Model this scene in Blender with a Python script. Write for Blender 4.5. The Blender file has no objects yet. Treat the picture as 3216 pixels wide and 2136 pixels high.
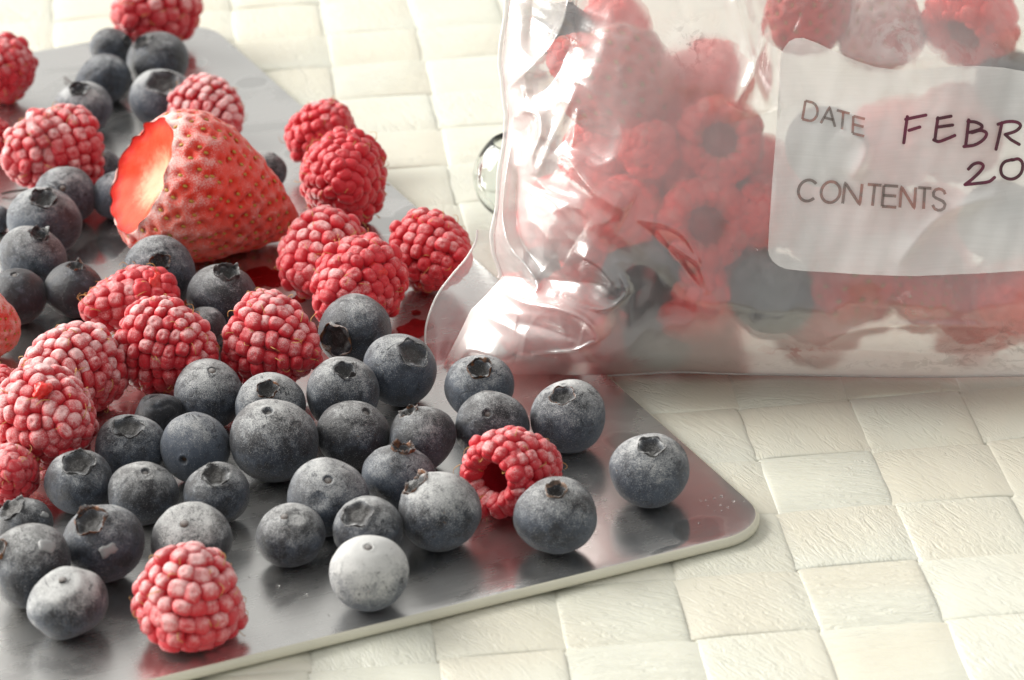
import bpy, math, random
import numpy as np
from mathutils import Matrix, Vector

# ------------------------------------------------------------------ camera, world, lamps
SC = bpy.context.scene
COL = SC.collection
F_PX, PITCH, ROLL, CELL = 12082.4, math.radians(25.122), math.radians(-1.857), 0.021
DIST = 35.1638 * CELL
K = 3216 / 2361.0                                   # measuring image -> full resolution
th = PITCH
R0 = np.array([1.0, 0, 0]); D0 = np.array([0, -math.sin(th), -math.cos(th)]); FW = np.array([0, math.cos(th), -math.sin(th)])
cr, sr = math.cos(ROLL), math.sin(ROLL)
RT = cr * R0 - sr * D0
DN = sr * R0 + cr * D0
UP = -DN
CAM = -FW * DIST
cam_d = bpy.data.cameras.new('camera'); cam = bpy.data.objects.new('camera', cam_d); COL.objects.link(cam)
cam.matrix_world = Matrix(((RT[0], UP[0], -FW[0], CAM[0]), (RT[1], UP[1], -FW[1], CAM[1]), (RT[2], UP[2], -FW[2], CAM[2]), (0, 0, 0, 1)))
cam_d.sensor_width = 36; cam_d.lens = F_PX / 3216 * 36
cam_d.clip_start = 0.02; cam_d.clip_end = 50
cam_d.dof.use_dof = True; cam_d.dof.focus_distance = 0.70; cam_d.dof.aperture_fstop = 34
SC.camera = cam

W = bpy.data.worlds.new('World'); SC.world = W; W.use_nodes = True
bg = W.node_tree.nodes['Background']
bg.inputs[0].default_value = (1.0, 0.99, 0.955, 1); bg.inputs[1].default_value = 0.63


def area(name, loc, target, sx, sy, watts, col):
    l = bpy.data.lights.new(name, 'AREA'); l.shape = 'RECTANGLE'; l.size = sx; l.size_y = sy; l.energy = watts; l.color = col
    o = bpy.data.objects.new(name, l); COL.objects.link(o); o.location = loc
    o.rotation_euler = (Vector(target) - Vector(loc)).to_track_quat('-Z', 'Y').to_euler()
    return o


area('window_light', (-2.9, 1.25, 1.65), (0.0, 0.03, 0.02), 3.7, 2.5, 320, (1.0, 0.975, 0.92))
SC.view_settings.view_transform = 'Standard'; SC.view_settings.look = 'None'
SC.view_settings.exposure = 0.26; SC.view_settings.gamma = 1.0
SC.cycles.use_denoising = True
SC.cycles.max_bounces = 14; SC.cycles.transparent_max_bounces = 24
SC.cycles.transmission_bounces = 12; SC.cycles.sample_clamp_indirect = 6

rng = np.random.default_rng(7)
random.seed(7)


def rays(px, py):
    u = (np.asarray(px, float) * K - 1608) / F_PX; v = (np.asarray(py, float) * K - 1068) / F_PX
    return u[..., None] * RT + v[..., None] * DN + FW


def on_height(px, py, z):
    d = rays(px, py); t = (z - CAM[2]) / d[..., 2]
    return CAM + d * t[..., None]


def px_size(p):
    """metres per measuring pixel at the depth of point p"""
    return float((np.asarray(p) - CAM) @ FW) * K / F_PX


def cdir(r, u, t):
    """direction given as right, up, toward the lens"""
    d = r * RT + u * UP - t * FW
    return d / np.linalg.norm(d)


# ------------------------------------------------------------------ mesh helpers
class Noise:
    def __init__(self, freq, n=9, seed=None):
        g = np.random.default_rng(seed if seed is not None else rng.integers(1 << 30))
        self.k = g.normal(size=(n, 3)) * freq; self.p = g.uniform(0, 6.28, n); self.n = n

    def __call__(self, P):
        return np.sin(P @ self.k.T + self.p).sum(1) / math.sqrt(self.n / 2)


def new_mesh(name, V, Fc, mat, smooth=True):
    m = bpy.data.meshes.new(name)
    m.from_pydata(np.asarray(V).tolist(), [], Fc if isinstance(Fc, list) else Fc.tolist())
    if mat: m.materials.append(mat)
    if smooth: m.polygons.foreach_set('use_smooth', [True] * len(m.polygons))
    m.update()
    return m


def link(name, mesh, parent=None, mat4=None):
    o = bpy.data.objects.new(name, mesh); COL.objects.link(o)
    if parent is not None: o.parent = parent
    if mat4 is not None: o.matrix_local = mat4
    return o


def tag(o, label=None, cat=None, group=None, kind=None):
    if label: o['label'] = label
    if cat: o['category'] = cat
    if group: o['group'] = group
    if kind: o['kind'] = kind
    return o


def grid_faces(nu, nv, wrap_u=False, flip=False, base=0):
    iu = np.arange(nu if wrap_u else nu - 1); iv = np.arange(nv - 1)
    A, B = np.meshgrid(iu, iv, indexing='ij'); A2 = (A + 1) % nu
    q = np.stack([A * nv + B, A2 * nv + B, A2 * nv + B + 1, A * nv + B + 1], -1).reshape(-1, 4) + base
    return q[:, ::-1] if flip else q


def fattr(mesh, name, vals):
    a = mesh.attributes.new(name, 'FLOAT', 'POINT'); a.data.foreach_set('value', np.asarray(vals, np.float32))


def tube(points, rad, ns=5):
    P = np.asarray(points, float); n = len(P); T = np.gradient(P, axis=0)
    T /= np.linalg.norm(T, axis=1)[:, None] + 1e-12
    ref = np.array([0.3, 0.2, 0.93]); A = np.cross(T, ref); A /= np.linalg.norm(A, axis=1)[:, None] + 1e-12; B = np.cross(T, A)
    rad = np.broadcast_to(rad, (n,)); a = np.arange(ns) / ns * 2 * math.pi
    V = P[:, None] + rad[:, None, None] * (np.cos(a)[None, :, None] * A[:, None] + np.sin(a)[None, :, None] * B[:, None])
    V = V.transpose(1, 0, 2).reshape(-1, 3)
    return V, grid_faces(ns, n, True)


class Join:
    def __init__(self): self.V = []; self.F = []; self.n = 0

    def add(self, V, Fc):
        self.V.append(np.asarray(V, float)); self.F += [[int(i) + self.n for i in f] for f in Fc]; self.n += len(V)

    def mesh(self, name, mat): return new_mesh(name, np.concatenate(self.V), self.F, mat)


def frame_z(z, spin=0.0):
    """3x3 matrix whose third column is z"""
    z = np.asarray(z, float); z = z / np.linalg.norm(z)
    r = np.array([0, 0, 1.0]) if abs(z[2]) < 0.9 else np.array([1.0, 0, 0])
    x = np.cross(r, z); x /= np.linalg.norm(x); y = np.cross(z, x)
    c, s = math.cos(spin), math.sin(spin)
    return np.stack([c * x + s * y, -s * x + c * y, z], 1)


def m4(R, loc, s=1.0):
    M = np.eye(4); M[:3, :3] = np.asarray(R) * s; M[:3, 3] = loc
    return Matrix(M.tolist())


# ------------------------------------------------------------------ material helpers
class NT:
    def __init__(self, name):
        self.m = bpy.data.materials.new(name); self.m.use_nodes = True; self.t = self.m.node_tree
        self.t.nodes.clear(); self.out = self.t.nodes.new('ShaderNodeOutputMaterial')

    def n(self, typ, **kw):
        nd = self.t.nodes.new('ShaderNode' + typ)
        for k, v in kw.items(): setattr(nd, k, v)
        return nd

    def put(self, sock, v):
        if hasattr(v, 'is_linked') or isinstance(v, bpy.types.NodeSocket): self.t.links.new(v, sock)
        elif isinstance(v, (tuple, list)) and len(v) == 3 and sock.type == 'RGBA': sock.default_value = (*v, 1)
        else: sock.default_value = v

    def math(self, op, a, b=0.0, c=0.0, clamp=False):
        nd = self.n('Math', operation=op, use_clamp=clamp)
        for i, v in enumerate((a, b, c)): self.put(nd.inputs[i], v)
        return nd.outputs[0]

    def mix(self, f, a, b):
        nd = self.n('Mix', data_type='RGBA'); self.put(nd.inputs[0], f); self.put(nd.inputs[6], a); self.put(nd.inputs[7], b)
        return nd.outputs[2]

    def mixf(self, f, a, b):
        nd = self.n('Mix', data_type='FLOAT'); self.put(nd.inputs[0], f); self.put(nd.inputs[2], a); self.put(nd.inputs[3], b)
        return nd.outputs[0]

    def step(self, v, lo, hi, a=0.0, b=1.0):
        nd = self.n('MapRange', interpolation_type='SMOOTHSTEP')
        self.put(nd.inputs[0], v); nd.inputs[1].default_value = lo; nd.inputs[2].default_value = hi
        nd.inputs[3].default_value = a; nd.inputs[4].default_value = b
        return nd.outputs[0]

    def noise(self, vec, scale, detail=3, rough=0.55, dist=0.0):
        nd = self.n('TexNoise'); self.put(nd.inputs['Vector'], vec); nd.inputs['Scale'].default_value = scale
        nd.inputs['Detail'].default_value = detail; nd.inputs['Roughness'].default_value = rough; nd.inputs['Distortion'].default_value = dist
        return nd.outputs[0]

    def bump(self, h, strength, dist, normal=None):
        nd = self.n('Bump'); nd.inputs['Strength'].default_value = strength; nd.inputs['Distance'].default_value = dist
        self.put(nd.inputs['Height'], h)
        if normal is not None: self.put(nd.inputs['Normal'], normal)
        return nd.outputs[0]

    def objvec(self, spread=7.0):
        tc = self.n('TexCoord'); oi = self.n('ObjectInfo'); add = self.n('VectorMath', operation='ADD'); sc = self.n('VectorMath', operation='SCALE')
        cx = self.n('CombineXYZ')
        self.put(cx.inputs[0], oi.outputs['Random']); self.put(cx.inputs[1], self.math('MULTIPLY', oi.outputs['Random'], 3.7)); self.put(cx.inputs[2], self.math('MULTIPLY', oi.outputs['Random'], -5.1))
        self.put(sc.inputs[0], cx.outputs[0]); sc.inputs['Scale'].default_value = spread
        self.put(add.inputs[0], tc.outputs['Object']); self.put(add.inputs[1], sc.outputs[0])
        return add.outputs[0], tc.outputs['Object'], oi

    def up(self):
        g = self.n('NewGeometry'); s = self.n('SeparateXYZ'); self.put(s.inputs[0], g.outputs['Normal'])
        return s.outputs[2]

    def attr(self, name, typ='GEOMETRY'):
        a = self.n('Attribute', attribute_type=typ, attribute_name=name); return a.outputs['Fac']

    def pbr(self, **kw):
        p = self.n('BsdfPrincipled')
        for k, v in kw.items(): self.put(p.inputs[k.replace('_', ' ')], v)
        return p.outputs[0]

    def done(self, sh):
        self.t.links.new(sh, self.out.inputs[0]); return self.m


def mat_blueberry():
    t = NT('blueberry_skin'); v, o, oi = t.objvec()
    sep = t.n('SeparateColor'); t.put(sep.inputs[0], oi.outputs['Color'])
    amt, bloom_amt = sep.outputs[0], sep.outputs[1]
    big = t.noise(v, 1.6, 4, 0.6); mid = t.noise(v, 5.0, 5, 0.65, 0.6); fine = t.noise(v, 34, 3, 0.7); grain = t.noise(v, 48, 2, 0.6)
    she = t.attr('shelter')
    bl = t.step(t.math('ADD', t.math('ADD', big, t.math('MULTIPLY', mid, 0.5)), t.math('MULTIPLY', bloom_amt, 0.5)), 0.72, 1.15)
    c = t.mix(bl, (0.011, 0.0115, 0.016), (0.050, 0.064, 0.090))
    scuff = t.step(t.noise(v, 2.4, 6, 0.72, 1.4), 0.565, 0.63); brown = t.step(t.noise(v, 9.0, 3, 0.6, 0.8), 0.70, 0.75)
    c = t.mix(t.math('MULTIPLY', scuff, 0.75), c, (0.010, 0.010, 0.013))
    c = t.mix(t.math('MULTIPLY', brown, 0.8), c, (0.13, 0.065, 0.025))
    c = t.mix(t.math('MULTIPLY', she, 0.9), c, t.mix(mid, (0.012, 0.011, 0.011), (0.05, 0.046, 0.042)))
    # frost settles on the upper side, broken up by noise and grain
    f = t.math('ADD', t.math('MULTIPLY', t.up(), 0.74), t.math('MULTIPLY', t.math('SUBTRACT', big, 0.5), 1.1))
    f = t.math('ADD', f, t.math('MULTIPLY', t.math('SUBTRACT', mid, 0.5), 0.7))
    f = t.math('ADD', f, t.math('SUBTRACT', amt, 0.72))
    f = t.math('ADD', f, t.math('MULTIPLY', t.math('SUBTRACT', fine, 0.5), 0.9))
    f = t.math('SUBTRACT', f, t.math('ADD', t.math('MULTIPLY', t.attr('shelter'), 0.55), t.math('MULTIPLY', scuff, 0.32)))
    f = t.math('ADD', f, t.math('MULTIPLY', t.math('SUBTRACT', grain, 0.5), 1.7))
    fr = t.step(f, 0.05, 0.95)
    speck = t.math('MULTIPLY', t.step(grain, 0.60, 0.70), t.step(t.math('ADD', t.math('MULTIPLY', mid, 1.0), t.math('MULTIPLY', amt, 0.3)), 0.45, 0.75))
    fr2 = t.math('MAXIMUM', fr, t.math('MULTIPLY', speck, 0.75))
    c = t.mix(t.math('MULTIPLY', fr2, 0.92), c, (0.56, 0.56, 0.55))
    rough = t.mixf(fr2, t.mixf(bl, 0.36, 0.58), 0.85)
    h = t.math('ADD', t.math('MULTIPLY', fine, 0.5), t.math('MULTIPLY', t.math('MULTIPLY', grain, fr2), 0.9))
    nrm = t.bump(t.math('ADD', h, t.math('MULTIPLY', mid, 0.9)), 0.45, 0.0006)
    return t.done(t.pbr(Base_Color=c, Roughness=rough, Normal=nrm, Specular_IOR_Level=0.35, Sheen_Weight=0.16, Sheen_Roughness=0.45))


def mat_calyx():
    t = NT('blueberry_calyx'); v, o, oi = t.objvec()
    n = t.noise(v, 7, 4); g = t.noise(v, 40, 2)
    c = t.mix(t.step(n, 0.35, 0.7), (0.014, 0.013, 0.015), oi.outputs['Color'])
    c = t.mix(t.step(t.math('ADD', t.math('MULTIPLY', t.up(), 0.35), g), 0.62, 1.0), c, (0.42, 0.42, 0.42))
    return t.done(t.pbr(Base_Color=c, Roughness=0.75, Normal=t.bump(g, 0.5, 0.0004)))


def mat_drupelet(name, deep, frostc):
    t = NT(name); v, o, oi = t.objvec()
    sep = t.n('SeparateColor'); t.put(sep.inputs[0], oi.outputs['Color']); amt = sep.outputs[0]
    s = t.n('SeparateXYZ'); t.put(s.inputs[0], o)
    n1 = t.noise(v, 1.3, 3); fine = t.noise(v, 6, 3, 0.7); grain = t.noise(v, 16, 3, 0.7)
    f = t.math('ADD', t.math('MULTIPLY', s.outputs[2], 1.0), t.math('MULTIPLY', t.up(), 0.48))
    f = t.math('ADD', f, t.math('MULTIPLY', t.math('SUBTRACT', n1, 0.5), 1.1))
    f = t.math('ADD', f, t.math('ADD', t.math('SUBTRACT', amt, 1.62), t.math('MULTIPLY', oi.outputs['Random'], 0.35)))
    f = t.math('ADD', f, t.math('MULTIPLY', t.math('SUBTRACT', grain, 0.5), 2.6))
    f = t.math('ADD', f, t.math('MULTIPLY', t.math('SUBTRACT', fine, 0.5), 1.0))
    fr = t.step(f, 0.0, 1.0)
    c0 = t.mix(n1, deep, tuple(x * 1.35 for x in deep))
    c = t.mix(t.math('MULTIPLY', fr, 0.88), c0, frostc)
    rough = t.mixf(fr, 0.34, 0.85)
    nrm = t.bump(t.math('ADD', t.math('MULTIPLY', fine, 0.6), t.math('MULTIPLY', t.math('MULTIPLY', grain, fr), 0.8)), 0.4, 0.0005)
    return t.done(t.pbr(Base_Color=c, Roughness=rough, Normal=nrm, Subsurface_Weight=0.16, Subsurface_Radius=(1.0, 0.22, 0.2),
                        Subsurface_Scale=0.0022, Specular_IOR_Level=0.4, Sheen_Weight=0.12, Sheen_Roughness=0.5))


def mat_plain(name, c, rough=0.6, sss=0.0, bump=0.0, bscale=20, metal=0.0):
    t = NT(name); v, o, oi = t.objvec(); n = t.noise(v, bscale, 4)
    cc = t.mix(n, tuple(x * 0.75 for x in c), tuple(min(1, x * 1.2) for x in c))
    kw = dict(Base_Color=cc, Roughness=rough, Metallic=metal)
    if sss: kw.update(Subsurface_Weight=sss, Subsurface_Radius=(1.0, 0.25, 0.2), Subsurface_Scale=0.003)
    if bump: kw['Normal'] = t.bump(n, bump, 0.0006)
    return t.done(t.pbr(**kw))


def mat_strawberry():
    t = NT('strawberry_skin'); tc = t.n('TexCoord'); o = tc.outputs['Object']; oi = t.n('ObjectInfo')
    sep = t.n('SeparateColor'); t.put(sep.inputs[0], oi.outputs['Color'])
    fa = t.attr('frost'); pale = t.attr('pale'); n1 = t.noise(o, 4, 4, 0.6); gr = t.noise(o, 50, 4, 0.85); cry = t.noise(o, 150, 2, 0.6)
    c0 = t.mix(n1, (0.60, 0.014, 0.006), (0.74, 0.042, 0.009)); c0 = t.mix(pale, c0, (0.8, 0.30, 0.20))
    f = t.math('ADD', fa, t.math('ADD', t.math('MULTIPLY', t.math('SUBTRACT', gr, 0.5), 4.2), t.math('MULTIPLY', t.up(), 0.44)))
    f = t.math('ADD', f, t.math('SUBTRACT', sep.outputs[0], 0.62))
    fr = t.step(f, 0.12, 1.05)
    c = t.mix(t.math('MULTIPLY', fr, 0.80), c0, (0.82, 0.66, 0.62))
    nrm = t.bump(t.math('ADD', t.math('MULTIPLY', gr, 0.6), t.math('MULTIPLY', t.math('MULTIPLY', cry, fr), 0.8)), 0.5, 0.0005)
    return t.done(t.pbr(Base_Color=c, Roughness=t.mixf(fr, 0.3, 0.85), Normal=nrm, Subsurface_Weight=0.15, Subsurface_Radius=(1.0, 0.2, 0.12),
                        Subsurface_Scale=0.003, Sheen_Weight=0.12))


def mat_cut():
    t = NT('strawberry_flesh'); tc = t.n('TexCoord'); o = tc.outputs['Object']; r = t.attr('rad')
    n = t.noise(o, 9, 5, 0.65, 0.5); w = t.math('ADD', r, t.math('MULTIPLY', t.math('SUBTRACT', n, 0.5), 0.45))
    c = t.mix(t.step(w, 0.22, 0.66), (0.60, 0.32, 0.20), (0.62, 0.045, 0.008))
    c = t.mix(t.step(w, 0.82, 1.0), c, (0.62, 0.02, 0.012))
    return t.done(t.pbr(Base_Color=c, Roughness=0.62, Specular_IOR_Level=0.2, Normal=t.bump(t.noise(o, 14, 4), 0.25, 0.0006), Subsurface_Weight=0.4,
                        Subsurface_Radius=(1.0, 0.35, 0.2), Subsurface_Scale=0.004))


def mat_tray():
    t = NT('brushed_steel'); tc = t.n('TexCoord'); o = tc.outputs['Object']
    mp = t.n('Mapping'); t.put(mp.inputs['Vector'], o); mp.inputs['Scale'].default_value = (30, 2400, 30)
    br = t.noise(mp.outputs[0], 1.0, 2, 0.6)
    a = t.noise(o, 34, 4, 0.55, 0.7); b = t.noise(o, 110, 4, 0.6, 0.5)
    wet = t.step(t.math('ADD', a, t.math('MULTIPLY', t.math('SUBTRACT', b, 0.5), 0.35)), 0.44, 0.60)
    edge = t.math('SUBTRACT', t.step(t.math('ADD', a, t.math('MULTIPLY', t.math('SUBTRACT', b, 0.5), 0.35)), 0.487, 0.50),
                  t.step(t.math('ADD', a, t.math('MULTIPLY', t.math('SUBTRACT', b, 0.5), 0.35)), 0.502, 0.515))
    vo = t.n('TexVoronoi', feature='SMOOTH_F1'); t.put(vo.inputs['Vector'], o); vo.inputs['Scale'].default_value = 62; vo.inputs['Smoothness'].default_value = 0.25
    pd = t.math('SUBTRACT', vo.outputs['Distance'], t.math('MULTIPLY', a, 0.62))
    pool = t.step(pd, -0.02, 0.0, 1.0, 0.0); prim = t.math('MULTIPLY', t.step(pd, -0.05, -0.02), t.step(pd, -0.01, 0.02, 1.0, 0.0))
    smut = t.step(t.noise(o, 60, 5, 0.7, 1.0), 0.66, 0.72)
    c = t.mix(wet, (0.68, 0.675, 0.66), (0.645, 0.64, 0.625))
    c = t.mix(t.math('MULTIPLY', edge, 0.08), c, (0.8, 0.8, 0.78))
    c = t.mix(t.math('MULTIPLY', smut, 0.12), c, (0.12, 0.12, 0.12))
    c = t.mix(t.math('MULTIPLY', pool, 0.32), c, (0.45, 0.45, 0.44)); c = t.mix(t.math('MULTIPLY', prim, 0.45), c, (0.85, 0.85, 0.83))
    rough = t.math('ADD', t.mixf(pool, t.mixf(wet, 0.25, 0.19), 0.07), t.math('MULTIPLY', br, 0.07))
    nrm = t.bump(t.math('ADD', t.math('MULTIPLY', br, 0.25), t.math('MULTIPLY', wet, 0.1)), 0.2, 0.0003)
    return t.done(t.pbr(Base_Color=c, Metallic=t.mixf(wet, 0.90, 0.95), Roughness=rough, Normal=nrm))


def mat_mat():
    t = NT('woven_paper_strip'); v, o, oi = t.objvec(0.9)
    ang = t.math('MULTIPLY', oi.outputs['Random'], 1.3)
    vr = t.n('VectorRotate', rotation_type='Z_AXIS'); t.put(vr.inputs['Vector'], v); t.put(vr.inputs['Angle'], ang)
    mp = t.n('Mapping'); t.put(mp.inputs['Vector'], vr.outputs[0]); mp.inputs['Scale'].default_value = (130, 560, 130); mp.inputs['Rotation'].default_value = (0, 0, 0.75)
    wr = t.noise(mp.outputs[0], 1.0, 4, 0.6, 1.4)
    ridge = t.math('SUBTRACT', 1.0, t.math('MULTIPLY', t.math('ABSOLUTE', t.math('SUBTRACT', wr, 0.5)), 5.0), clamp=True)
    big = t.noise(v, 42, 2); fib = t.noise(v, 900, 3, 0.6); strength = t.step(t.noise(v, 28, 1), 0.36, 0.56)
    c = t.mix(big, (0.58, 0.58, 0.49), (0.625, 0.63, 0.56))
    tone = t.math('MULTIPLY', t.step(t.noise(v, 25, 1), 0.4, 0.65), 0.5)
    c = t.mix(tone, c, (0.60, 0.555, 0.45))
    h = t.math('ADD', t.math('MULTIPLY', t.math('MULTIPLY', ridge, strength), 0.8), t.math('ADD', t.math('MULTIPLY', wr, 0.9), t.math('MULTIPLY', fib, 0.12)))
    return t.done(t.pbr(Base_Color=c, Roughness=0.36, Normal=t.bump(h, 0.40, 0.0006), Specular_IOR_Level=0.45, Subsurface_Weight=0.12,
                        Subsurface_Radius=(1, 0.9, 0.6), Subsurface_Scale=0.002))


def mat_film(name, haze_glare, gloss, rough_gloss, use_attr=True):
    t = NT(name); tc = t.n('TexCoord'); o = tc.outputs['Object']
    tr = t.n('BsdfTransparent'); tr.inputs[0].default_value = (0.985, 0.98, 0.98, 1)
    rf = t.n('BsdfRefraction'); rf.inputs['IOR'].default_value = 1.25; rf.inputs['Roughness'].default_value = 0.38
    m0 = t.n('MixShader'); t.put(m0.inputs[0], t.attr('blur') if use_attr else 0.0); t.put(m0.inputs[1], tr.outputs[0]); t.put(m0.inputs[2], rf.outputs[0])
    df = t.n('BsdfDiffuse'); tl = t.n('BsdfTranslucent')
    if use_attr:
        fine = t.noise(o, 260, 4, 0.65, 0.8); cry = t.noise(o, 1500, 2)
        sm = t.math('MULTIPLY', t.attr('smear'), t.step(fine, 0.46, 0.60))
        c = t.mix(sm, (0.93, 0.915, 0.90), (0.50, 0.09, 0.08))
        dk = t.math('MULTIPLY', t.attr('smear_dark'), t.step(t.noise(o, 330, 5, 0.7, 1.0), 0.47, 0.60))
        c = t.mix(dk, c, (0.16, 0.14, 0.14))
        hz_glare = t.math('ADD', t.attr('haze_glare'), t.math('MULTIPLY', t.math('SUBTRACT', fine, 0.5), 0.14), clamp=True)
        hz_glare = t.math('MAXIMUM', hz_glare, t.math('MULTIPLY', t.math('MAXIMUM', sm, dk), 0.7))
        nrm = t.bump(t.math('ADD', fine, t.math('MULTIPLY', cry, 0.25)), 0.10, 0.0004)
    else:
        c = (0.86, 0.85, 0.84); hz_glare = haze_glare; nrm = t.bump(t.noise(o, 300, 3), 0.05, 0.0004)
    t.put(df.inputs[0], c); t.put(tl.inputs[0], c)
    md = t.n('MixShader'); md.inputs[0].default_value = 0.30; t.put(md.inputs[1], df.outputs[0]); t.put(md.inputs[2], tl.outputs[0])
    m1 = t.n('MixShader'); t.put(m1.inputs[0], hz_glare); t.put(m1.inputs[1], m0.outputs[0]); t.put(m1.inputs[2], md.outputs[0])
    gl = t.n('BsdfGlossy'); gl.inputs['Roughness'].default_value = rough_gloss; t.put(gl.inputs['Normal'], nrm)
    lw = t.n('LayerWeight'); lw.inputs[0].default_value = 0.35; t.put(lw.inputs['Normal'], nrm)
    fac = t.math('ADD', t.math('MULTIPLY', lw.outputs['Fresnel'], 0.6), gloss, clamp=True)
    m2 = t.n('MixShader'); t.put(m2.inputs[0], fac); t.put(m2.inputs[1], m1.outputs[0]); t.put(m2.inputs[2], gl.outputs[0])
    g2 = t.n('BsdfGlossy'); g2.inputs['Roughness'].default_value = 0.09; t.put(g2.inputs['Normal'], nrm)
    m3 = t.n('MixShader'); t.put(m3.inputs[0], t.math('ADD', t.math('MULTIPLY', lw.outputs['Fresnel'], 0.25), gloss * 0.45, clamp=True)); t.put(m3.inputs[1], m2.outputs[0]); t.put(m3.inputs[2], g2.outputs[0])
    return t.done(m3.outputs[0])


def mat_label():
    t = NT('white_label_print'); tc = t.n('TexCoord'); o = tc.outputs['Object']
    tr = t.n('BsdfTransparent'); df = t.n('BsdfDiffuse'); tl = t.n('BsdfTranslucent'); gl = t.n('BsdfGlossy'); gl.inputs['Roughness'].default_value = 0.3
    mp = t.n('Mapping'); t.put(mp.inputs['Vector'], o); mp.inputs['Scale'].default_value = (150, 150, 3500)
    line = t.noise(mp.outputs[0], 1.0, 2)
    c = t.mix(line, (0.88, 0.88, 0.865), (0.94, 0.94, 0.93)); t.put(df.inputs[0], c); t.put(tl.inputs[0], c)
    md = t.n('MixShader'); md.inputs[0].default_value = 0.22; t.put(md.inputs[1], df.outputs[0]); t.put(md.inputs[2], tl.outputs[0])
    m1 = t.n('MixShader'); t.put(m1.inputs[0], t.math('ADD', 0.61, t.math('MULTIPLY', line, 0.05))); t.put(m1.inputs[1], tr.outputs[0]); t.put(m1.inputs[2], md.outputs[0])
    m2 = t.n('MixShader'); m2.inputs[0].default_value = 0.06; t.put(m2.inputs[1], m1.outputs[0]); t.put(m2.inputs[2], gl.outputs[0])
    return t.done(m2.outputs[0])


def mat_ink(name, c, opaque, c2):
    t = NT(name); tc = t.n('TexCoord'); n = t.noise(tc.outputs['Object'], 260, 2)
    tr = t.n('BsdfTransparent'); p = t.pbr(Base_Color=t.mix(t.step(n, 0.4, 0.6), c, c2), Roughness=0.4)
    m = t.n('MixShader'); m.inputs[0].default_value = opaque; t.put(m.inputs[1], tr.outputs[0]); t.put(m.inputs[2], p)
    return t.done(m.outputs[0])


def mat_clear(name, c, rough, ior, mixt):
    t = NT(name); g = t.n('BsdfGlass'); g.inputs[0].default_value = (*c, 1); g.inputs['Roughness'].default_value = rough; g.inputs['IOR'].default_value = ior
    tr = t.n('BsdfTransparent'); tr.inputs[0].default_value = (*c, 1); m = t.n('MixShader'); m.inputs[0].default_value = mixt
    t.put(m.inputs[1], g.outputs[0]); t.put(m.inputs[2], tr.outputs[0]); return t.done(m.outputs[0])


M_BLUE = mat_blueberry(); M_CAL = mat_calyx()
M_DRU = mat_drupelet('raspberry_drupelet', (0.43, 0.007, 0.017), (0.88, 0.64, 0.63))
M_DRUB = mat_drupelet('bagged_raspberry_drupelet', (0.80, 0.034, 0.026), (0.92, 0.36, 0.31))  # drupelet red brightened in the colour, standing in for light inside the bag
M_CORE = mat_plain('raspberry_core', (0.40, 0.010, 0.022), 0.45, 0.3, 0.3, 12)
M_COREB = mat_plain('bagged_raspberry_core', (0.74, 0.034, 0.03), 0.5, 0.3, 0.2, 12)  # core red lightened likewise, in place of light reaching the bagged berries
M_TORN = mat_plain('torn_raspberry_flesh', (0.62, 0.025, 0.02), 0.3, 0.35, 0.5, 9)
M_ORANGE = mat_plain('pale_orange_raspberry_flesh', (0.85, 0.16, 0.05), 0.35, 0.4, 0.5, 9)
M_HAIR = mat_plain('raspberry_style_hair', (0.50, 0.28, 0.08), 0.6)
M_STRAW = mat_strawberry(); M_CUT = mat_cut()
M_SEED = mat_plain('strawberry_seed', (0.42, 0.25, 0.04), 0.45, 0, 0.2, 30)
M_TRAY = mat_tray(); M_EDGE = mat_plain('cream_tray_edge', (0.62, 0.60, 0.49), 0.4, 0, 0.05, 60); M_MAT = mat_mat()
M_FILM = mat_film('bag_film', 0.4, 0.11, 0.27); M_BACK = mat_film('bag_back_film', 0.16, 0.03, 0.25, False); M_FLAP = mat_film('bag_seam_film', 0.22, 0.03, 0.12, False)
M_SEAM = mat_film('bag_weld_film', 0.62, 0.06, 0.2, False)
M_LABEL = mat_label()
M_PRINT = mat_ink('grey_label_lettering', (0.10, 0.075, 0.065), 0.72, (0.26, 0.10, 0.075)); M_PEN = mat_ink('maroon_marker_ink', (0.045, 0.002, 0.012), 0.97, (0.10, 0.003, 0.028))
M_ICE = mat_ink('ice', (0.26, 0.265, 0.27), 0.7, (0.40, 0.40, 0.40)); M_WATER = mat_clear('water', (0.98, 0.98, 0.98), 0.0, 1.33, 0.2)
M_GLASS = mat_clear('clear_glass', (0.97, 0.985, 0.98), 0.0, 1.45, 0.0)
M_JUICE = mat_clear('red_juice', (0.80, 0.22, 0.24), 0.05, 1.33, 0.7); M_TWIG = mat_plain('dark_twig', (0.035, 0.02, 0.015), 0.7)
M_TABLE = mat_plain('table_wood', (0.42, 0.36, 0.27), 0.5, 0, 0.1, 30)

# ------------------------------------------------------------------ table and woven placemat
YAW, MX, MY = math.radians(5.3596), 0.8766 * CELL, -0.60852 * CELL
cy_, sy_ = math.cos(YAW), math.sin(YAW)


def mat_xy(a, b):
    return (cy_ * a - sy_ * b) * CELL + MX, (sy_ * a + cy_ * b) * CELL + MY


tb = Join()
bx = 1.2
tb.add([(-bx, -.7, -.0042), (bx, -.7, -.0042), (bx, 1.1, -.0042), (-bx, 1.1, -.0042), (-bx, -.7, -.034), (bx, -.7, -.034), (bx, 1.1, -.034), (-bx, 1.1, -.034)],
       [(0, 1, 2, 3), (7, 6, 5, 4), (0, 4, 5, 1), (1, 5, 6, 2), (2, 6, 7, 3), (3, 7, 4, 0)])
tag(link('table', tb.mesh('table', M_TABLE)), kind='structure')

placemat = tag(link('placemat', None), 'cream woven placemat of wide crinkled paper strips lying under the tray and the bag', 'placemat')
A0, A1, B0, B1 = -13, 14, -8, 17
AMP = 0.00043


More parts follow.
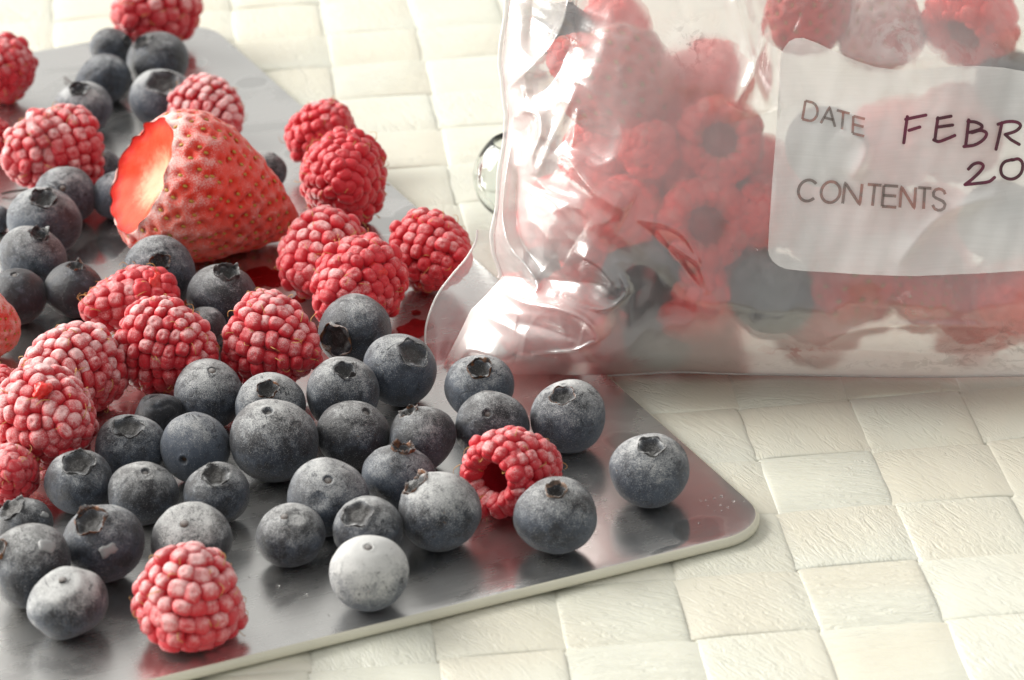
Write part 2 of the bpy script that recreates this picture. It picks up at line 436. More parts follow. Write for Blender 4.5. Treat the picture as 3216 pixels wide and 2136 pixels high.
def strip(along_a, idx, lo, hi, g):
    n = (hi - lo) * 9 + 1
    s = np.linspace(lo, hi, n)
    prof = np.array([-.492, -.492, -.478, -.45, -.36, -.2, 0, .2, .36, .45, .478, .492, .492])
    drop = np.array([-.0009, -.00040, -.00022, -.00010, 0.0, .00006, .00008, .00006, 0.0, -.00010, -.00022, -.00040, -.0009])
    sgn = 1 if along_a else -1
    wob = Noise(1.1, 5, int(g.integers(1e9)))(np.stack([s, s * 0 + idx, s * 0], 1)) * 0.010
    ph = np.sin(math.pi * s) * (1 if idx % 2 == 0 else -1)            # + where floor(s)+idx is even
    z = AMP * np.tanh(2.6 * (-ph if along_a else ph))
    S, Pp = np.meshgrid(s, prof, indexing='ij')
    cross = idx + 0.5 + Pp * 1.006 + wob[:, None]
    Z = z[:, None] + drop[None, :] - AMP - 0.0001
    X, Y = mat_xy(S, cross) if along_a else mat_xy(cross, S)
    P = np.stack([X.ravel(), Y.ravel(), Z.ravel()], 1)
    P[:, 2] += Noise(260, 7, int(g.integers(1e9)))(P * [1, 1, 0]) * 0.00005
    return P, grid_faces(n, len(prof), False, not (not along_a))


gmat = np.random.default_rng(3)
for i in range(B0, B1):
    V, Fc = strip(True, i, A0, A1, gmat); Fc = Fc[:, ::-1]
    link('strip', new_mesh('row_strip', V, Fc[:, ::-1] if False else Fc, M_MAT), placemat)
for j in range(A0, A1):
    V, Fc = strip(False, j, B0, B1, gmat)
    link('strip', new_mesh('column_strip', V, Fc[:, ::-1], M_MAT), placemat)

# ------------------------------------------------------------------ metal tray
TZ = 0.0021                                                          # height of the tray's top face
pf0 = on_height(1690, 1240, TZ); pf1 = on_height(370, 1568, TZ); pr0 = on_height(500, 65, TZ); pr1 = on_height(1578, 1031, TZ)
er = (pr1 - pr0)[:2]; er /= np.linalg.norm(er)
ef = np.array([er[1], -er[0]]); ef = ef if ef[0] > 0 else -ef       # along the front edge, to the right
fe = (pf0 - pf1)[:2]; fe /= np.linalg.norm(fe); ef = ef + fe; ef /= np.linalg.norm(ef); er = np.array([ef[1], -ef[0]]); er = er if er[1] < 0 else -er
# corner where the right edge meets the front edge
Am = np.stack([er, -ef], 1); tt = np.linalg.solve(Am, pf0[:2] - pr0[:2]); corner = pr0[:2] + er * tt[0]
bl_ = on_height(260, 84, TZ)[:2]; back_len = float(-(bl_ - corner) @ er)
LENX = 0.34
tray_c = corner - ef * LENX / 2 - er * back_len / 2


def rounded_rect(lx, ly, r, n=10):
    out = []
    for cx, cyy, a0 in ((lx / 2 - r, ly / 2 - r, 0), (-lx / 2 + r, ly / 2 - r, 90), (-lx / 2 + r, -ly / 2 + r, 180), (lx / 2 - r, -ly / 2 + r, 270)):
        for k in range(n + 1):
            a = math.radians(a0 + 90 * k / n); out.append((cx + r * math.cos(a), cyy + r * math.sin(a)))
    return np.array(out)


jt = Join(); loops = []
for inset, z in ((0.0006, -0.0019), (0.0001, -0.0017), (0, -0.0013), (0, -0.0008), (0.0002, -0.0003), (0.0006, -0.00006), (0.0011, 0.0), (0.0030, 0.0)):
    o = rounded_rect(LENX - 2 * inset, back_len - 2 * inset, 0.0105 - inset * .6)
    loops.append(np.column_stack([o, np.full(len(o), z)]))
L = np.stack(loops, 1); nl = L.shape[0]
Vt = L[:, 5:].reshape(-1, 3); Ft = grid_faces(nl, 3, True).tolist(); Ft.append([i * 3 + 2 for i in range(nl)])
tray = link('metal_tray', new_mesh('metal_tray', Vt, Ft, M_TRAY))
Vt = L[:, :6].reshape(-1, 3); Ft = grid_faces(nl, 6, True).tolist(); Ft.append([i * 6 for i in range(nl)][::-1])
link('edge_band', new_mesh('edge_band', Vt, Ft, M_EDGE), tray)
tray.matrix_world = Matrix(((ef[0], -er[0], 0, tray_c[0]), (ef[1], -er[1], 0, tray_c[1]), (0, 0, 1, TZ), (0, 0, 0, 1)))
tag(tray, 'flat grey metal tray with rounded corners and damp patches under the loose berries', 'tray')


# ------------------------------------------------------------------ placing things on the tray
def rest(Vunit, R, px, py, wpx, top=TZ, hpx=None):
    """scale and location so a shape rests on height `top` and covers wpx pixels round (px,py)"""
    P = Vunit @ np.asarray(R).T
    ex = P @ RT; ey = P @ UP
    cx, cyv = (ex.max() + ex.min()) / 2, (ey.max() + ey.min()) / 2; span = ex.max() - ex.min(); mz = P[:, 2].min()
    p = on_height(px, py, 0.01); s = 0.01
    for _ in range(8):
        s = wpx * px_size(p) / span
        zc = top - s * mz
        off = s * (cx * RT + cyv * UP)
        # ray point q = loc + off, with loc.z = zc
        p = on_height(px, py, zc + off[2]); loc = p - off
    return s, loc


# ------------------------------------------------------------------ blueberries
def blueberry_mesh(seed, squash=0.9, calyx=0.42, dents=(), lump=0.03, wrinkle=0.0, scar=0.11, nu=72):
    g = np.random.default_rng(seed)
    psi = np.concatenate([np.linspace(0.0, 0.62, 18), np.linspace(0.62, math.pi - .4, 30)[1:], np.linspace(math.pi - .4, math.pi, 12)[1:]])
    phi = np.arange(nu) / nu * 2 * math.pi
    PH, PS = np.meshgrid(phi, psi, indexing='ij'); PH = PH.ravel(); PS = PS.ravel()
    Dr = np.stack([np.sin(PS) * np.cos(PH), np.sin(PS) * np.sin(PH), np.cos(PS)], 1)
    r = 1 + lump * Noise(1.6, 8, seed + 1)(Dr) + 0.005 * Noise(6, 9, seed + 2)(Dr)
    pc = calyx * (1 + 0.10 * np.sin(5 * PH + g.uniform(0, 6)) + .06 * np.sin(2 * PH + g.uniform(0, 6)))
    x = PS / pc
    r += 0.025 * np.exp(-((x - 1.05) / 0.22) ** 2)
    r -= 0.19 * (1 / (1 + np.exp((x - 0.78) * 16)))
    r += 0.022 * np.exp(-((x - 0.45) / 0.10) ** 2) - 0.035 * np.exp(-((x) / 0.25) ** 2)
    y = (math.pi - PS) / scar
    r += 0.018 * np.exp(-((y - 1.25) / 0.4) ** 2) - 0.11 * (1 / (1 + np.exp((y - 0.85) * 9)))
    for (d, size, depth) in dents:
        d = np.asarray(d, float) / np.linalg.norm(d); an = np.arccos(np.clip(Dr @ d, -1, 1)) / size
        r -= depth * np.exp(-an ** 4)
        r += depth * 0.18 * np.exp(-((an - 1.25) / 0.3) ** 2)
    if wrinkle:
        w = np.abs(Noise(3.2, 10, seed + 5)(Dr)); r -= wrinkle * np.exp(-(w / 0.35) ** 2); r += wrinkle * 0.5 * Noise(2.4, 8, seed + 6)(Dr)
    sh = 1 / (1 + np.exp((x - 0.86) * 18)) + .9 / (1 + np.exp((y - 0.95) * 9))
    V = Dr * r[:, None] * [1, 1, squash]
    return V, grid_faces(nu, len(psi), True, True), sh


def calyx_mesh(seed, calyx, squash, tall):
    g = np.random.default_rng(seed + 77); n = 75; phi = np.arange(n) / n * 2 * math.pi
    lob = np.abs(np.sin(2.5 * phi + g.uniform(0, 3))) ** 1.3
    lob = lob * (0.35 + 0.9 * np.sin(phi * 2 + g.uniform(0, 6)) ** 2) + 0.28 * np.abs(Noise(9, 6, seed)(np.stack([np.cos(phi), np.sin(phi), phi * 0], 1)))
    h = tall * (0.10 + lob)
    rr = math.sin(calyx); zz = math.cos(calyx)
    rings = []
    for f, dr, dz in ((0, -.16, -.10), (.0, -.06, -.03), (.5, -.03, 0.0), (1, 0.02, 0.0), (1.0, 0.045, -0.004), (.5, .03, -.02), (0, .03, -.055)):
        rad = rr * (1 + dr + .08 * np.sin(5 * phi + seed)) + f * h * 0.35 * np.sin(phi * 2 + seed); z = zz + dz + f * h
        rings.append(np.stack([rad * np.cos(phi), rad * np.sin(phi), z * squash], 1))
    V = np.stack(rings, 1).reshape(-1, 3)
    return V, grid_faces(n, len(rings), True, True)


def scar_mesh():
    n = 12; V = [(0, 0, 0.12)] + [(math.cos(a), math.sin(a), 0.0) for a in np.arange(n) / n * 2 * math.pi] + [(1.25 * math.cos(a), 1.25 * math.sin(a), -0.25) for a in np.arange(n) / n * 2 * math.pi]
    Fc = [[0, 1 + i, 1 + (i + 1) % n] for i in range(n)] + [[1 + i, 1 + n + i, 1 + n + (i + 1) % n, 1 + (i + 1) % n] for i in range(n)]
    return new_mesh('stem_scar', V, Fc, M_CAL)


SCAR = scar_mesh()


def flake_mesh(seed):
    g = np.random.default_rng(seed); n = 14; a = np.arange(n) / n * 2 * math.pi
    r = 1 + 0.16 * g.normal(size=n); r[3] *= .7; J = []
    for f, z in ((0.9, -.25), (1.0, 0.05), (0.86, .22), (0.45, .30)): J.append(np.stack([r * f * np.cos(a), 0.72 * r * f * np.sin(a), np.full(n, z)], 1))
    V = np.stack(J, 1).reshape(-1, 3); Fc = grid_faces(n, 4, True).tolist(); Fc.append([i * 4 + 3 for i in range(n)]); Fc.append([i * 4 for i in range(n)][::-1])
    return new_mesh('ice_flake', V, Fc, M_ICE)


SPH = []                                                             # (xy, radius) of what stands on the tray, for spacing


def make_blueberry(seed, R, s, loc, frost, bloom, calyx, squash, tall, ccol, VF, flake=None):
    V, Fc, sh = VF
    mb = new_mesh('blueberry', V, Fc, M_BLUE); fattr(mb, 'shelter', sh); o = link('blueberry', mb); o.matrix_world = m4(R, loc, s); o.color = (frost, bloom, 0, 1)
    Vc, Fcc = calyx_mesh(seed, calyx, squash, tall)
    c = link('calyx', new_mesh('calyx', Vc, Fcc, M_CAL), o); c.color = (*ccol, 1)
    sc_ = link('stem_scar', SCAR, o, Matrix.Translation((0, 0, -squash * 0.945)) @ Matrix.Rotation(math.pi, 4, 'X') @ Matrix.Scale(0.085, 4)); sc_.color = (0.12, 0.055, 0.02, 1)
    if flake is not None:
        d = np.asarray(R).T @ np.asarray(flake[0]); k = link('ice_flake', flake_mesh(seed), o); k.matrix_local = m4(frame_z(d, flake[2]), d * [1, 1, squash] * 1.01, flake[1])
    return o


G_BT = 'blueberries on the metal tray'; G_RT = 'raspberries on the metal tray'
BR = (0.20, 0.075, 0.025); DK = (0.035, 0.03, 0.03); GY = (0.10, 0.10, 0.10)
# px, py, radius px, feature (c calyx / s stem scar), its px and py, frost, bloom, options, label
BB = [
 (258, 116, 51, 'c', 300, 96, .34, .3, dict(), 'dark blueberry at the back of the tray, left of the topmost raspberry'),
 (364, 142, 72, 'c', 330, 92, .36, .25, dict(), 'large blueberry just in front of the topmost raspberry'),
 (238, 184, 65, 's', 200, 140, .30, .45, dict(wrinkle=.03), 'dull purplish blueberry with wrinkled top in the back group of five'),
 (190, 252, 70, 'c', 185, 200, .58, .5, dict(), 'frosted blueberry standing leftmost in the back group of five'),
 (376, 228, 78, 'c', 385, 180, .62, .7, dict(calyx=.5), 'pale grey topped blueberry behind the big strawberry, touching a raspberry'),
 (155, 448, 72, 's', 158, 430, .46, .45, dict(), 'blueberry with round stem hole in front of the ice filmed raspberry'),
 (103, 512, 87, 'c', 110, 450, .52, .55, dict(dents=[((.75, .3, .3), .55, .10)]), 'blueberry with wide crown and a wrinkled right side, left of the big strawberry'),
 (74, 594, 80, 'c', 95, 530, .48, .35, dict(tall=.16, ccol=GY), 'blueberry with a lifted crown flap near the left edge, below the wrinkled one'),
 (170, 668, 69, 'c', 178, 608, .06, .1, dict(ccol=BR, tall=.14), 'black blueberry with brown crown, unfrosted, behind the collapsed raspberry'),
 (42, 684, 66, 's', 40, 632, .05, .05, dict(), 'black unfrosted blueberry behind the strawberry at the left edge'),
 (222, 392, 46, 's', 190, 360, .45, .5, dict(), 'blueberry peeking out behind the upper left rim of the big strawberry'),
 (266, 450, 62, 's', 240, 400, .42, .8, dict(), 'bluish blueberry half hidden by the cut end of the big strawberry'),
 (-8, 506, 34, 's', -20, 480, .25, .3, dict(), 'blueberry just cut off by the left edge beside the wide crowned one'),
 (367, 628, 85, 'c', 378, 606, .46, .45, dict(ccol=BR, tall=.13), 'blueberry with its open crown facing the viewer, under the big strawberry'),
 (505, 692, 82, 'c', 520, 630, .44, .25, dict(ccol=GY, tall=.13), 'frosted crown blueberry with an ice tip, right below the big strawberry'),
 (475, 750, 56, 's', 450, 700, .36, .2, dict(wrinkle=.02), 'small dark blueberry squeezed between two raspberries'),
 (612, 396, 50, 's', 640, 350, .48, .2, dict(), 'blueberry peeking out behind the right side of the big strawberry'),
 (818, 762, 85, 'c', 776, 785, .40, .3, dict(ccol=BR, tall=.10, calyx=.46), 'blueberry with a brown ringed crown facing front left, below two raspberries'),
 (922, 854, 85, 'c', 962, 806, .46, .5, dict(ccol=GY, tall=.05, calyx=.44), 'blueberry with a flat oval crown on its upper right, beside the bag corner'),
 (791, 906, 84, 'c', 803, 848, .56, .35, dict(tall=.10), 'frosted blueberry below the brown crowned one, dark crown on top'),
 (1105, 895, 81, 'c', 1106, 842, .50, .6, dict(ccol=BR, tall=.11), 'blueberry touching the bag corner, ragged crown on top'),
 (1135, 982, 87, 's', 1124, 946, .44, .25, dict(wrinkle=.012), 'scuffed blueberry with a stem hole behind the hollow raspberry'),
 (1309, 960, 87, 'c', 1296, 903, .66, .6, dict(ccol=BR, tall=.08, squash=.88), 'pale frosted blueberry standing rightmost but one, behind the hollow raspberry'),
 (1497, 1085, 93, 'c', 1494, 1018, .60, .55, dict(ccol=GY, tall=.06, squash=.86, dents=[((.78, .1, .5), .22, .03)]), 'lone blueberry nearest the right corner of the tray'),
 (1280, 1188, 97, 'c', 1278, 1118, .50, .4, dict(ccol=(.3, .2, .15), tall=.06, squash=.88), 'blueberry in front of the hollow raspberry with a pale ringed crown'),
 (480, 910, 81, 's', 491, 850, .56, .35, dict(), 'blueberry with a stem hole on top, below the two middle raspberries'),
 (622, 938, 82, 'c', 626, 888, .60, .4, dict(ccol=BR, tall=.09), 'white crowned blueberry behind the largest dull blueberry'),
 (632, 1016, 103, 's', 619, 943, .60, .3, dict(lump=.03), 'largest blueberry of the pile, dull grey with a stem hole'),
 (816, 1006, 85, 's', 850, 945, .40, .1, dict(), 'dark blueberry with brown specks right of the largest one'),
 (973, 1012, 78, 'c', 940, 948, .48, .3, dict(ccol=BR), 'half frosted blueberry left of the scuffed one'),
 (921, 1100, 87, 'c', 930, 1020, .46, .55, dict(ccol=BR, tall=.14, calyx=.3), 'bluish blueberry with a brown crown tip left of the hollow raspberry'),
 (1015, 1180, 96, 'c', 950, 1105, .72, .4, dict(ccol=BR, calyx=.36, tall=.1), 'big smooth half white blueberry touching the hollow raspberry'),
 (757, 1146, 95, 's', 763, 1094, .56, .45, dict(squash=.86, dents=[((-.2, .5, -.8), .2, .05)]), 'blueberry with a brown stem hole and small pit on its frosted top'),
 (849, 1221, 82, 'c', 825, 1172, .56, .35, dict(calyx=.46, tall=.08), 'blueberry with a dark open crown behind the whitest one'),
 (670, 1234, 81, 's', 660, 1180, .58, .3, dict(lump=.035, dents=[((0.15, .3, -.9), .3, .07)]), 'lumpy creased blueberry standing alone left of the whitest one'),
 (851, 1322, 92, 's', 855, 1252, 1.20, .8, dict(), 'whitest fully frosted blueberry near the front edge of the tray'),
 (446, 1032, 81, 's', 425, 1060, .42, .85, dict(squash=.95), 'blue tinted blueberry with a brown scar on its front'),
 (370, 962, 60, 's', 340, 915, .04, .0, dict(wrinkle=.07, lump=.05), 'shrivelled black blueberry, small and wrinkled'),
 (285, 1033, 84, 'c', 284, 968, .50, .5, dict(calyx=.44, tall=.09), 'blueberry with a torn flat crown below the frosty raspberry'),
 (181, 1112, 79, 'c', 185, 1056, .48, .4, dict(calyx=.50, tall=.10, ccol=GY), 'blueberry with the widest open crown beside the raspberry at left'),
 (331, 1138, 82, 's', 345, 1075, .56, .25, dict(dents=[((.1, .1, -.95), .22, .04)]), 'blueberry with a puckered top, no crown showing, in the left front'),
 (500, 1138, 77, 'c', 505, 1084, .50, .3, dict(calyx=.42, tall=.09, ccol=GY), 'small blueberry with a ringed crown left of the largest one'),
 (442, 1252, 95, 's', 432, 1200, .62, .15, dict(squash=.84, dents=[((.0, .0, -1), .62, .16)]), 'blueberry with a deeply sunken top behind the front raspberry'),
 (239, 1254, 95, 'c', 212, 1192, .42, .4, dict(calyx=.42, tall=.13, ccol=BR, flake=(257, 1260, .21, .2)), 'blueberry carrying one grey ice flake, flared crown at upper left'),
 (52, 1212, 71, 'c', 20, 1160, .34, .15, dict(calyx=.5, tall=.12, flake=(104, 1184, .17, 2.2)), 'dark blueberry with an ice sliver on its right shoulder at the left edge'),
 (72, 1308, 96, 'c', 0, 1270, .50, .15, dict(ccol=BR, flake=(117, 1262, .25, 1.7)), 'blueberry with a pale ice flake on its right side at the left edge'),
 (152, 1387, 93, 's', 140, 1312, .72, .4, dict(dents=[((.1, .1, -.95), .5, .10)]), 'frosted flat topped blueberry leftmost by the front edge'),
]

plan = []
for i, (px, py, r, kind, fx, fy, fr, bl, op, lab) in enumerate(BB):
    seed = 100 + i * 13
    sq = op.get('squash', .90 + .04 * math.sin(i * 3.1)); cal = op.get('calyx', .30 + .05 * math.sin(i * 2.3))
    dx, dy = (fx - px) / r, (fy - py) / r; q = min(dx * dx + dy * dy, 0.93); k = math.sqrt(q / (dx * dx + dy * dy + 1e-9))
    d = cdir(dx * k, -dy * k, math.sqrt(1 - q))
    R = frame_z(d if kind == 'c' else -d, random.uniform(0, 6))
    VF = blueberry_mesh(seed, sq, cal, op.get('dents', ()), op.get('lump', .036), op.get('wrinkle', 0))
    s, loc = rest(VF[0], R, px, py, 2 * r)
    plan.append(['b', i, R, s, loc, VF])

# ------------------------------------------------------------------ raspberries
ICO = None


def icosphere(sub):
    import bmesh
    b = bmesh.new(); bmesh.ops.create_icosphere(b, subdivisions=sub, radius=1)
    V = np.array([v.co[:] for v in b.verts]); Fc = [[v.index for v in f.verts] for f in b.faces]; b.free()
    return V, Fc


IV, IF = icosphere(4)
DRU = []
for k in range(10):
    n1 = Noise(1.5, 8, 500 + k)(IV); n2 = Noise(3.5, 8, 600 + k)(IV)
    r = 1 + 0.045 * n1 + 0.018 * n2
    r *= (np.abs(IV) ** 2.6).sum(1) ** (-1 / 2.6) * 0.97               # a little boxy: drupelets press on one another
    V = IV * r[:, None]
    d = np.hypot(V[:, 0] - .12 * math.sin(k), V[:, 1] - .12 * math.cos(k))
    V[:, 2] -= np.where(V[:, 2] > 0, (0.10 if k % 3 == 0 else 0.03) * np.exp(-(d / .25) ** 2), 0)
    DRU.append(new_mesh('drupelet', V, IF, M_DRU))


def raspberry_layout(seed, length=1.0, spacing=0.42, squash=1.0, core=.11):
    """unit raspberry: rim at z=0, tip at +z, largest radius 1 -> list of 4x4 (np) drupelet frames, core verts"""
    g = np.random.default_rng(seed)
    zp = np.array([0, .12, .45, .95, 1.4, 1.72, 1.9, 1.96]) * length; rp = np.array([.80, .92, 1.0, .94, .74, .47, .22, 0.0])
    tt = np.linspace(0, 1, 200); zi = np.interp(tt, np.linspace(0, 1, 8), zp); ri = np.interp(tt, np.linspace(0, 1, 8), rp)
    ker = np.ones(25) / 25
    zi = np.convolve(np.pad(zi, 12, 'edge'), ker, 'valid'); ri = np.convolve(np.pad(ri, 12, 'edge'), ker, 'valid'); ri[-1] = 0
    ds = np.hypot(np.gradient(zi), np.gradient(ri)); sa = np.concatenate([[0], np.cumsum(ds)[:-1]]); tot = sa[-1]
    nr = max(4, int(round(tot / (spacing * 0.88)))); fr = []
    off = 0.0
    for k in range(nr + 1):
        sk = tot * k / nr; r = np.interp(sk, sa, ri); z = np.interp(sk, sa, zi)
        dr = np.interp(min(sk + .02, tot), sa, ri) - np.interp(max(sk - .02, 0), sa, ri); dz = np.interp(min(sk + .02, tot), sa, zi) - np.interp(max(sk - .02, 0), sa, zi)
        l = math.hypot(dr, dz); dr /= l; dz /= l
        n = max(1, int(round(2 * math.pi * r / spacing))); off += math.pi / max(n, 3) + g.uniform(-.08, .08)
        for i in range(n):
            a = off + 2 * math.pi * i / n + g.normal() * 0.05
            nrm = np.array([dz * math.cos(a), dz * math.sin(a), -dr]); tan = np.array([dr * math.cos(a), dr * math.sin(a), dz])
            if k == nr: nrm = np.array([0, 0, 1.0]); tan = np.array([1.0, 0, 0])
            if k == 0: nrm = nrm + np.array([0, 0, -.55]); nrm /= np.linalg.norm(nrm); tan = tan - nrm * (tan @ nrm); tan /= np.linalg.norm(tan)
            bi = np.cross(nrm, tan)
            w = 2 * math.pi * r / n if n > 1 else spacing
            sx = (tot / nr) * 0.63 * g.uniform(.84, 1.16); sy = max(min(w, .5), .28) * 0.61 * g.uniform(.86, 1.14); sz = 0.235 * g.uniform(.82, 1.12)
            if k == 0: sx *= 1.15
            c = np.array([r * math.cos(a), r * math.sin(a), z + g.normal() * .02]) + nrm * (g.normal() * 0.026 - 0.125)
            # turn a little in the surface
            q = g.uniform(-.25, .25); t2 = math.cos(q) * tan + math.sin(q) * bi; b2 = np.cross(nrm, t2)
            M = np.eye(4); M[:3, 0] = t2 * sx; M[:3, 1] = b2 * sy; M[:3, 2] = nrm * sz; M[:3, 3] = c - nrm * (.07 if g.uniform() < .12 else 0); M[:3] *= np.array([1, squash, 1, 1])[None, :] * 0 + 1
            fr.append(M)
    n = 14                                                           # inner lip round the hollow
    for i in range(n):
        a = 2 * math.pi * i / n + g.normal() * .06
        nrm = np.array([-math.cos(a) * .85, -math.sin(a) * .85, -.52]); tan = np.array([math.cos(a) * .52, math.sin(a) * .52, -.85]); bi = np.cross(nrm, tan)
        M = np.eye(4); M[:3, 0] = tan * .25; M[:3, 1] = bi * .15; M[:3, 2] = nrm * .15; M[:3, 3] = np.array([.60 * math.cos(a), .60 * math.sin(a), .10]) ; fr.append(M)
    rc = np.concatenate([[.36, .46, .54, .62, .68], np.interp(np.linspace(0.06, 1, 14), tt, ri) - core]); rc = np.maximum(rc, 0.0)
    zc = np.concatenate([np.array([1.05, .8, .45, .15, .06]), np.interp(np.linspace(.06, 1, 14), tt, zi) - np.linspace(0, .14, 14)])
    rc = np.concatenate([[0], rc]); zc = np.concatenate([[1.12 * length], zc])
    na = 28; a = np.arange(na) / na * 2 * math.pi
    V = np.stack([rc[None, :] * np.cos(a)[:, None], rc[None, :] * np.sin(a)[:, None], np.broadcast_to(zc, (na, len(zc)))], -1).reshape(-1, 3)
    return fr, V, grid_faces(na, len(rc), True, True)


def outer_points(fr):
    P = []
    for M in fr:
        for d in ((1, 0, 0), (-1, 0, 0), (0, 1, 0), (0, -1, 0), (0, 0, 1), (.6, .6, .5), (-.6, .6, .5), (.6, -.6, .5), (-.6, -.6, .5)):
            P.append(M[:3, :3] @ np.array(d, float) + M[:3, 3])
    return np.array(P)


def squeeze(fr, V, sq, seed=0):
    nz = [Noise(1.1, 6, seed + k) for k in range(3)]; wp = lambda P: P + .055 * np.stack([q(P) for q in nz], 1)
    pp = wp(np.array([M[:3, 3] for M in fr])); V = wp(V)
    fr = [M.copy() for M in fr]
    for M, p_ in zip(fr, pp): M[:3, 3] = p_
    S = np.diag([1, sq, 1.0])
    out = []
    for M in fr:
        N = M.copy(); N[:3, 3] = S @ M[:3, 3]; out.append(N)
    return out, V * [1, sq, 1]


def make_raspberry(lay, R, s, loc, frost, seed, torn=None, hairs=True, film=None, orange=False, meshes=None):
    meshes = meshes or DRU
    fr, V, Fc = lay
    g = np.random.default_rng(seed + 5)
    e = link('raspberry', None); e.matrix_world = m4(R, loc, s); e.empty_display_size = 0.3
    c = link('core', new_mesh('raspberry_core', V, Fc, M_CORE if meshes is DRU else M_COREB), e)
    td = None if torn is None else np.asarray(R).T @ np.asarray(torn[0])
    ctr = np.array([0, 0, .85])
    for M in fr:
        f = frost + g.normal() * 0.07
        if td is not None:
            dd = M[:3, 3] - ctr; dd /= np.linalg.norm(dd)
            if dd @ td > torn[1]: f -= .45
        d = link('drupelet', meshes[int(g.integers(len(meshes)))], e, Matrix(M.tolist())); d.color = (max(0, f), 0, 0, 1)
    if td is not None:                                               # broken open patch
        V2 = IV.copy(); n = Noise(3.0, 9, seed)(IV); n2 = Noise(8, 9, seed + 1)(IV); V2 = V2 * (1 + .14 * n + .06 * n2)[:, None] * [torn[2], torn[2] * .72, .16]
        P = ctr + td * torn[3]
        link('torn_flesh', new_mesh('torn_flesh', V2, IF, M_ORANGE if orange else M_TORN), e, m4(frame_z(td), P))
    if hairs:
        J = Join(); ids = [i for i in range(len(fr))]; g.shuffle(ids)
        for i in ids[:34]:
            M = fr[i]; x = M[:3, :3] @ np.array([g.uniform(-.9, .9), g.choice([-.75, .75]), .72]); p0 = M[:3, 3] + x
            nz = M[:3, 2] / np.linalg.norm(M[:3, 2]); tg = M[:3, 0] / np.linalg.norm(M[:3, 0]) * g.choice([-1, 1]); bi = M[:3, 1] / np.linalg.norm(M[:3, 1])
            l = g.uniform(.12, .30); t = np.linspace(0, 1, 7); cu = g.uniform(-.5, .5)
            P = p0 + np.outer(t * l, tg * .8 + bi * g.normal() * .4) + np.outer(np.sin(t * 2.6) * l * .55, nz) + np.outer(t * t * l * cu, bi)
            Vh, Fh = tube(P, np.linspace(.011, .005, 7), 4); J.add(Vh, Fh)
        tag(link('hairs', J.mesh('raspberry_hairs', M_HAIR), e), kind='stuff')
    if film is not None:
        d = np.asarray(R).T @ np.asarray(film[0]); n = 40; rr = np.array([0, .25, .5, .75, .93, 1.0, .98]); hh = np.array([.03, .03, .028, .025, .02, 0.0, -.06]); a = np.arange(n) / n * 6.2832
        wob = 1 + .18 * np.sin(2 * a + 1) + .08 * np.sin(5 * a)
        V3 = np.stack([np.outer(np.cos(a) * wob, rr * film[1]), np.outer(np.sin(a) * wob * .62, rr * film[1]), hh[None, :] - .30 * (np.outer(wob, rr) * film[1]) ** 2], -1).reshape(-1, 3)
        link('ice_film', new_mesh('ice_film', V3, grid_faces(n, len(rr), True, True), M_WATER), e, m4(frame_z(d, film[2]), ctr + d * film[3]))
    return e


# px, py, width px, tip direction (right, up, toward lens), frost, length, spacing, options, label
RB = [
 (368, 22, 206, (-.55, -.15, .6), .62, 1.0, .44, dict(), 'frosted raspberry at the very back corner of the tray'),
 (6, 160, 168, (-.35, -.25, .9), .45, 1.0, .42, dict(), 'tall narrow raspberry at the left edge near the back of the tray'),
 (-22, 322, 112, (-.6, 0, .7), .35, 1.0, .42, dict(), 'raspberry cut off by the left edge, left of the ice filmed one'),
 (142, 346, 236, (-.75, -.25, .55), .62, 1.05, .36, dict(film=((-.12, .45, .88), .62, -.25, .97)), 'raspberry glazed with a clear film of ice on its upper face'),
 (474, 252, 184, (.70, -.35, .4), .85, 1.05, .44, dict(), 'pale frosted raspberry just behind the big strawberry'),
 (742, 308, 166, (.6, .45, .5), .36, 0.95, .44, dict(torn=((-.85, .1, .5), .5, .34, .62), orange=True), 'torn raspberry with an orange broken side on the right edge of the tray'),
 (795, 408, 204, (.15, -.15, .95), -.10, 1.0, .37, dict(), 'bright wet red raspberry leaning in front of the torn one'),
 (746, 584, 206, (-.30, -.45, .8), .52, 1.05, .42, dict(), 'raspberry touching the tip of the big strawberry'),
 (831, 656, 226, (-.55, -.35, .7), .40, 1.15, .38, dict(torn=((.55, .35, .7), .88, .24, .86)), 'raspberry with a smooth wet red side left of the bag corner'),
 (992, 577, 200, (.72, -.25, .50), .42, 1.05, .40, dict(), 'raspberry with its hollow facing left, next to the curled bag seam'),
 (306, 694, 232, (-.85, -.05, .45), .50, 1.05, .40, dict(sq=.72, torn=((.80, .45, .45), .70, .34, .84)), 'collapsed raspberry torn open at its right end, behind two frosty ones'),
 (385, 794, 252, (.85, -.22, .42), .58, 1.02, .38, dict(), 'raspberry lying on its side left of the hollow middle one'),
 (628, 783, 235, (.82, -.22, .42), .56, 1.0, .40, dict(), 'frosted raspberry in the middle with its hollow turned left'),
 (177, 850, 242, (-.45, -.25, .85), .76, 1.08, .40, dict(), 'thickly frosted raspberry with even beads, in the left middle'),
 (121, 966, 252, (.62, .05, .75), .72, .86, .38, dict(torn=((-.12, .62, .75), .93, .22, .88)), 'raspberry with small torn red patches below the thickly frosted one'),
 (-4, 888, 108, (.3, .2, .85), .48, 1.0, .42, dict(), 'raspberry cut by the left edge beside the thickly frosted one'),
 (34, 1086, 140, (.25, .2, .9), .52, 1.0, .52, dict(), 'raspberry with few large beads cut by the left edge'),
 (1181, 1091, 240, (.62, .25, -.74), .50, 1.05, .36, dict(), 'hollow raspberry showing its open cavity among the front blueberries'),
 (436, 1373, 268, (.12, .90, .40), .74, .84, .42, dict(), 'pink frosted raspberry standing upright nearest the front edge'),
]
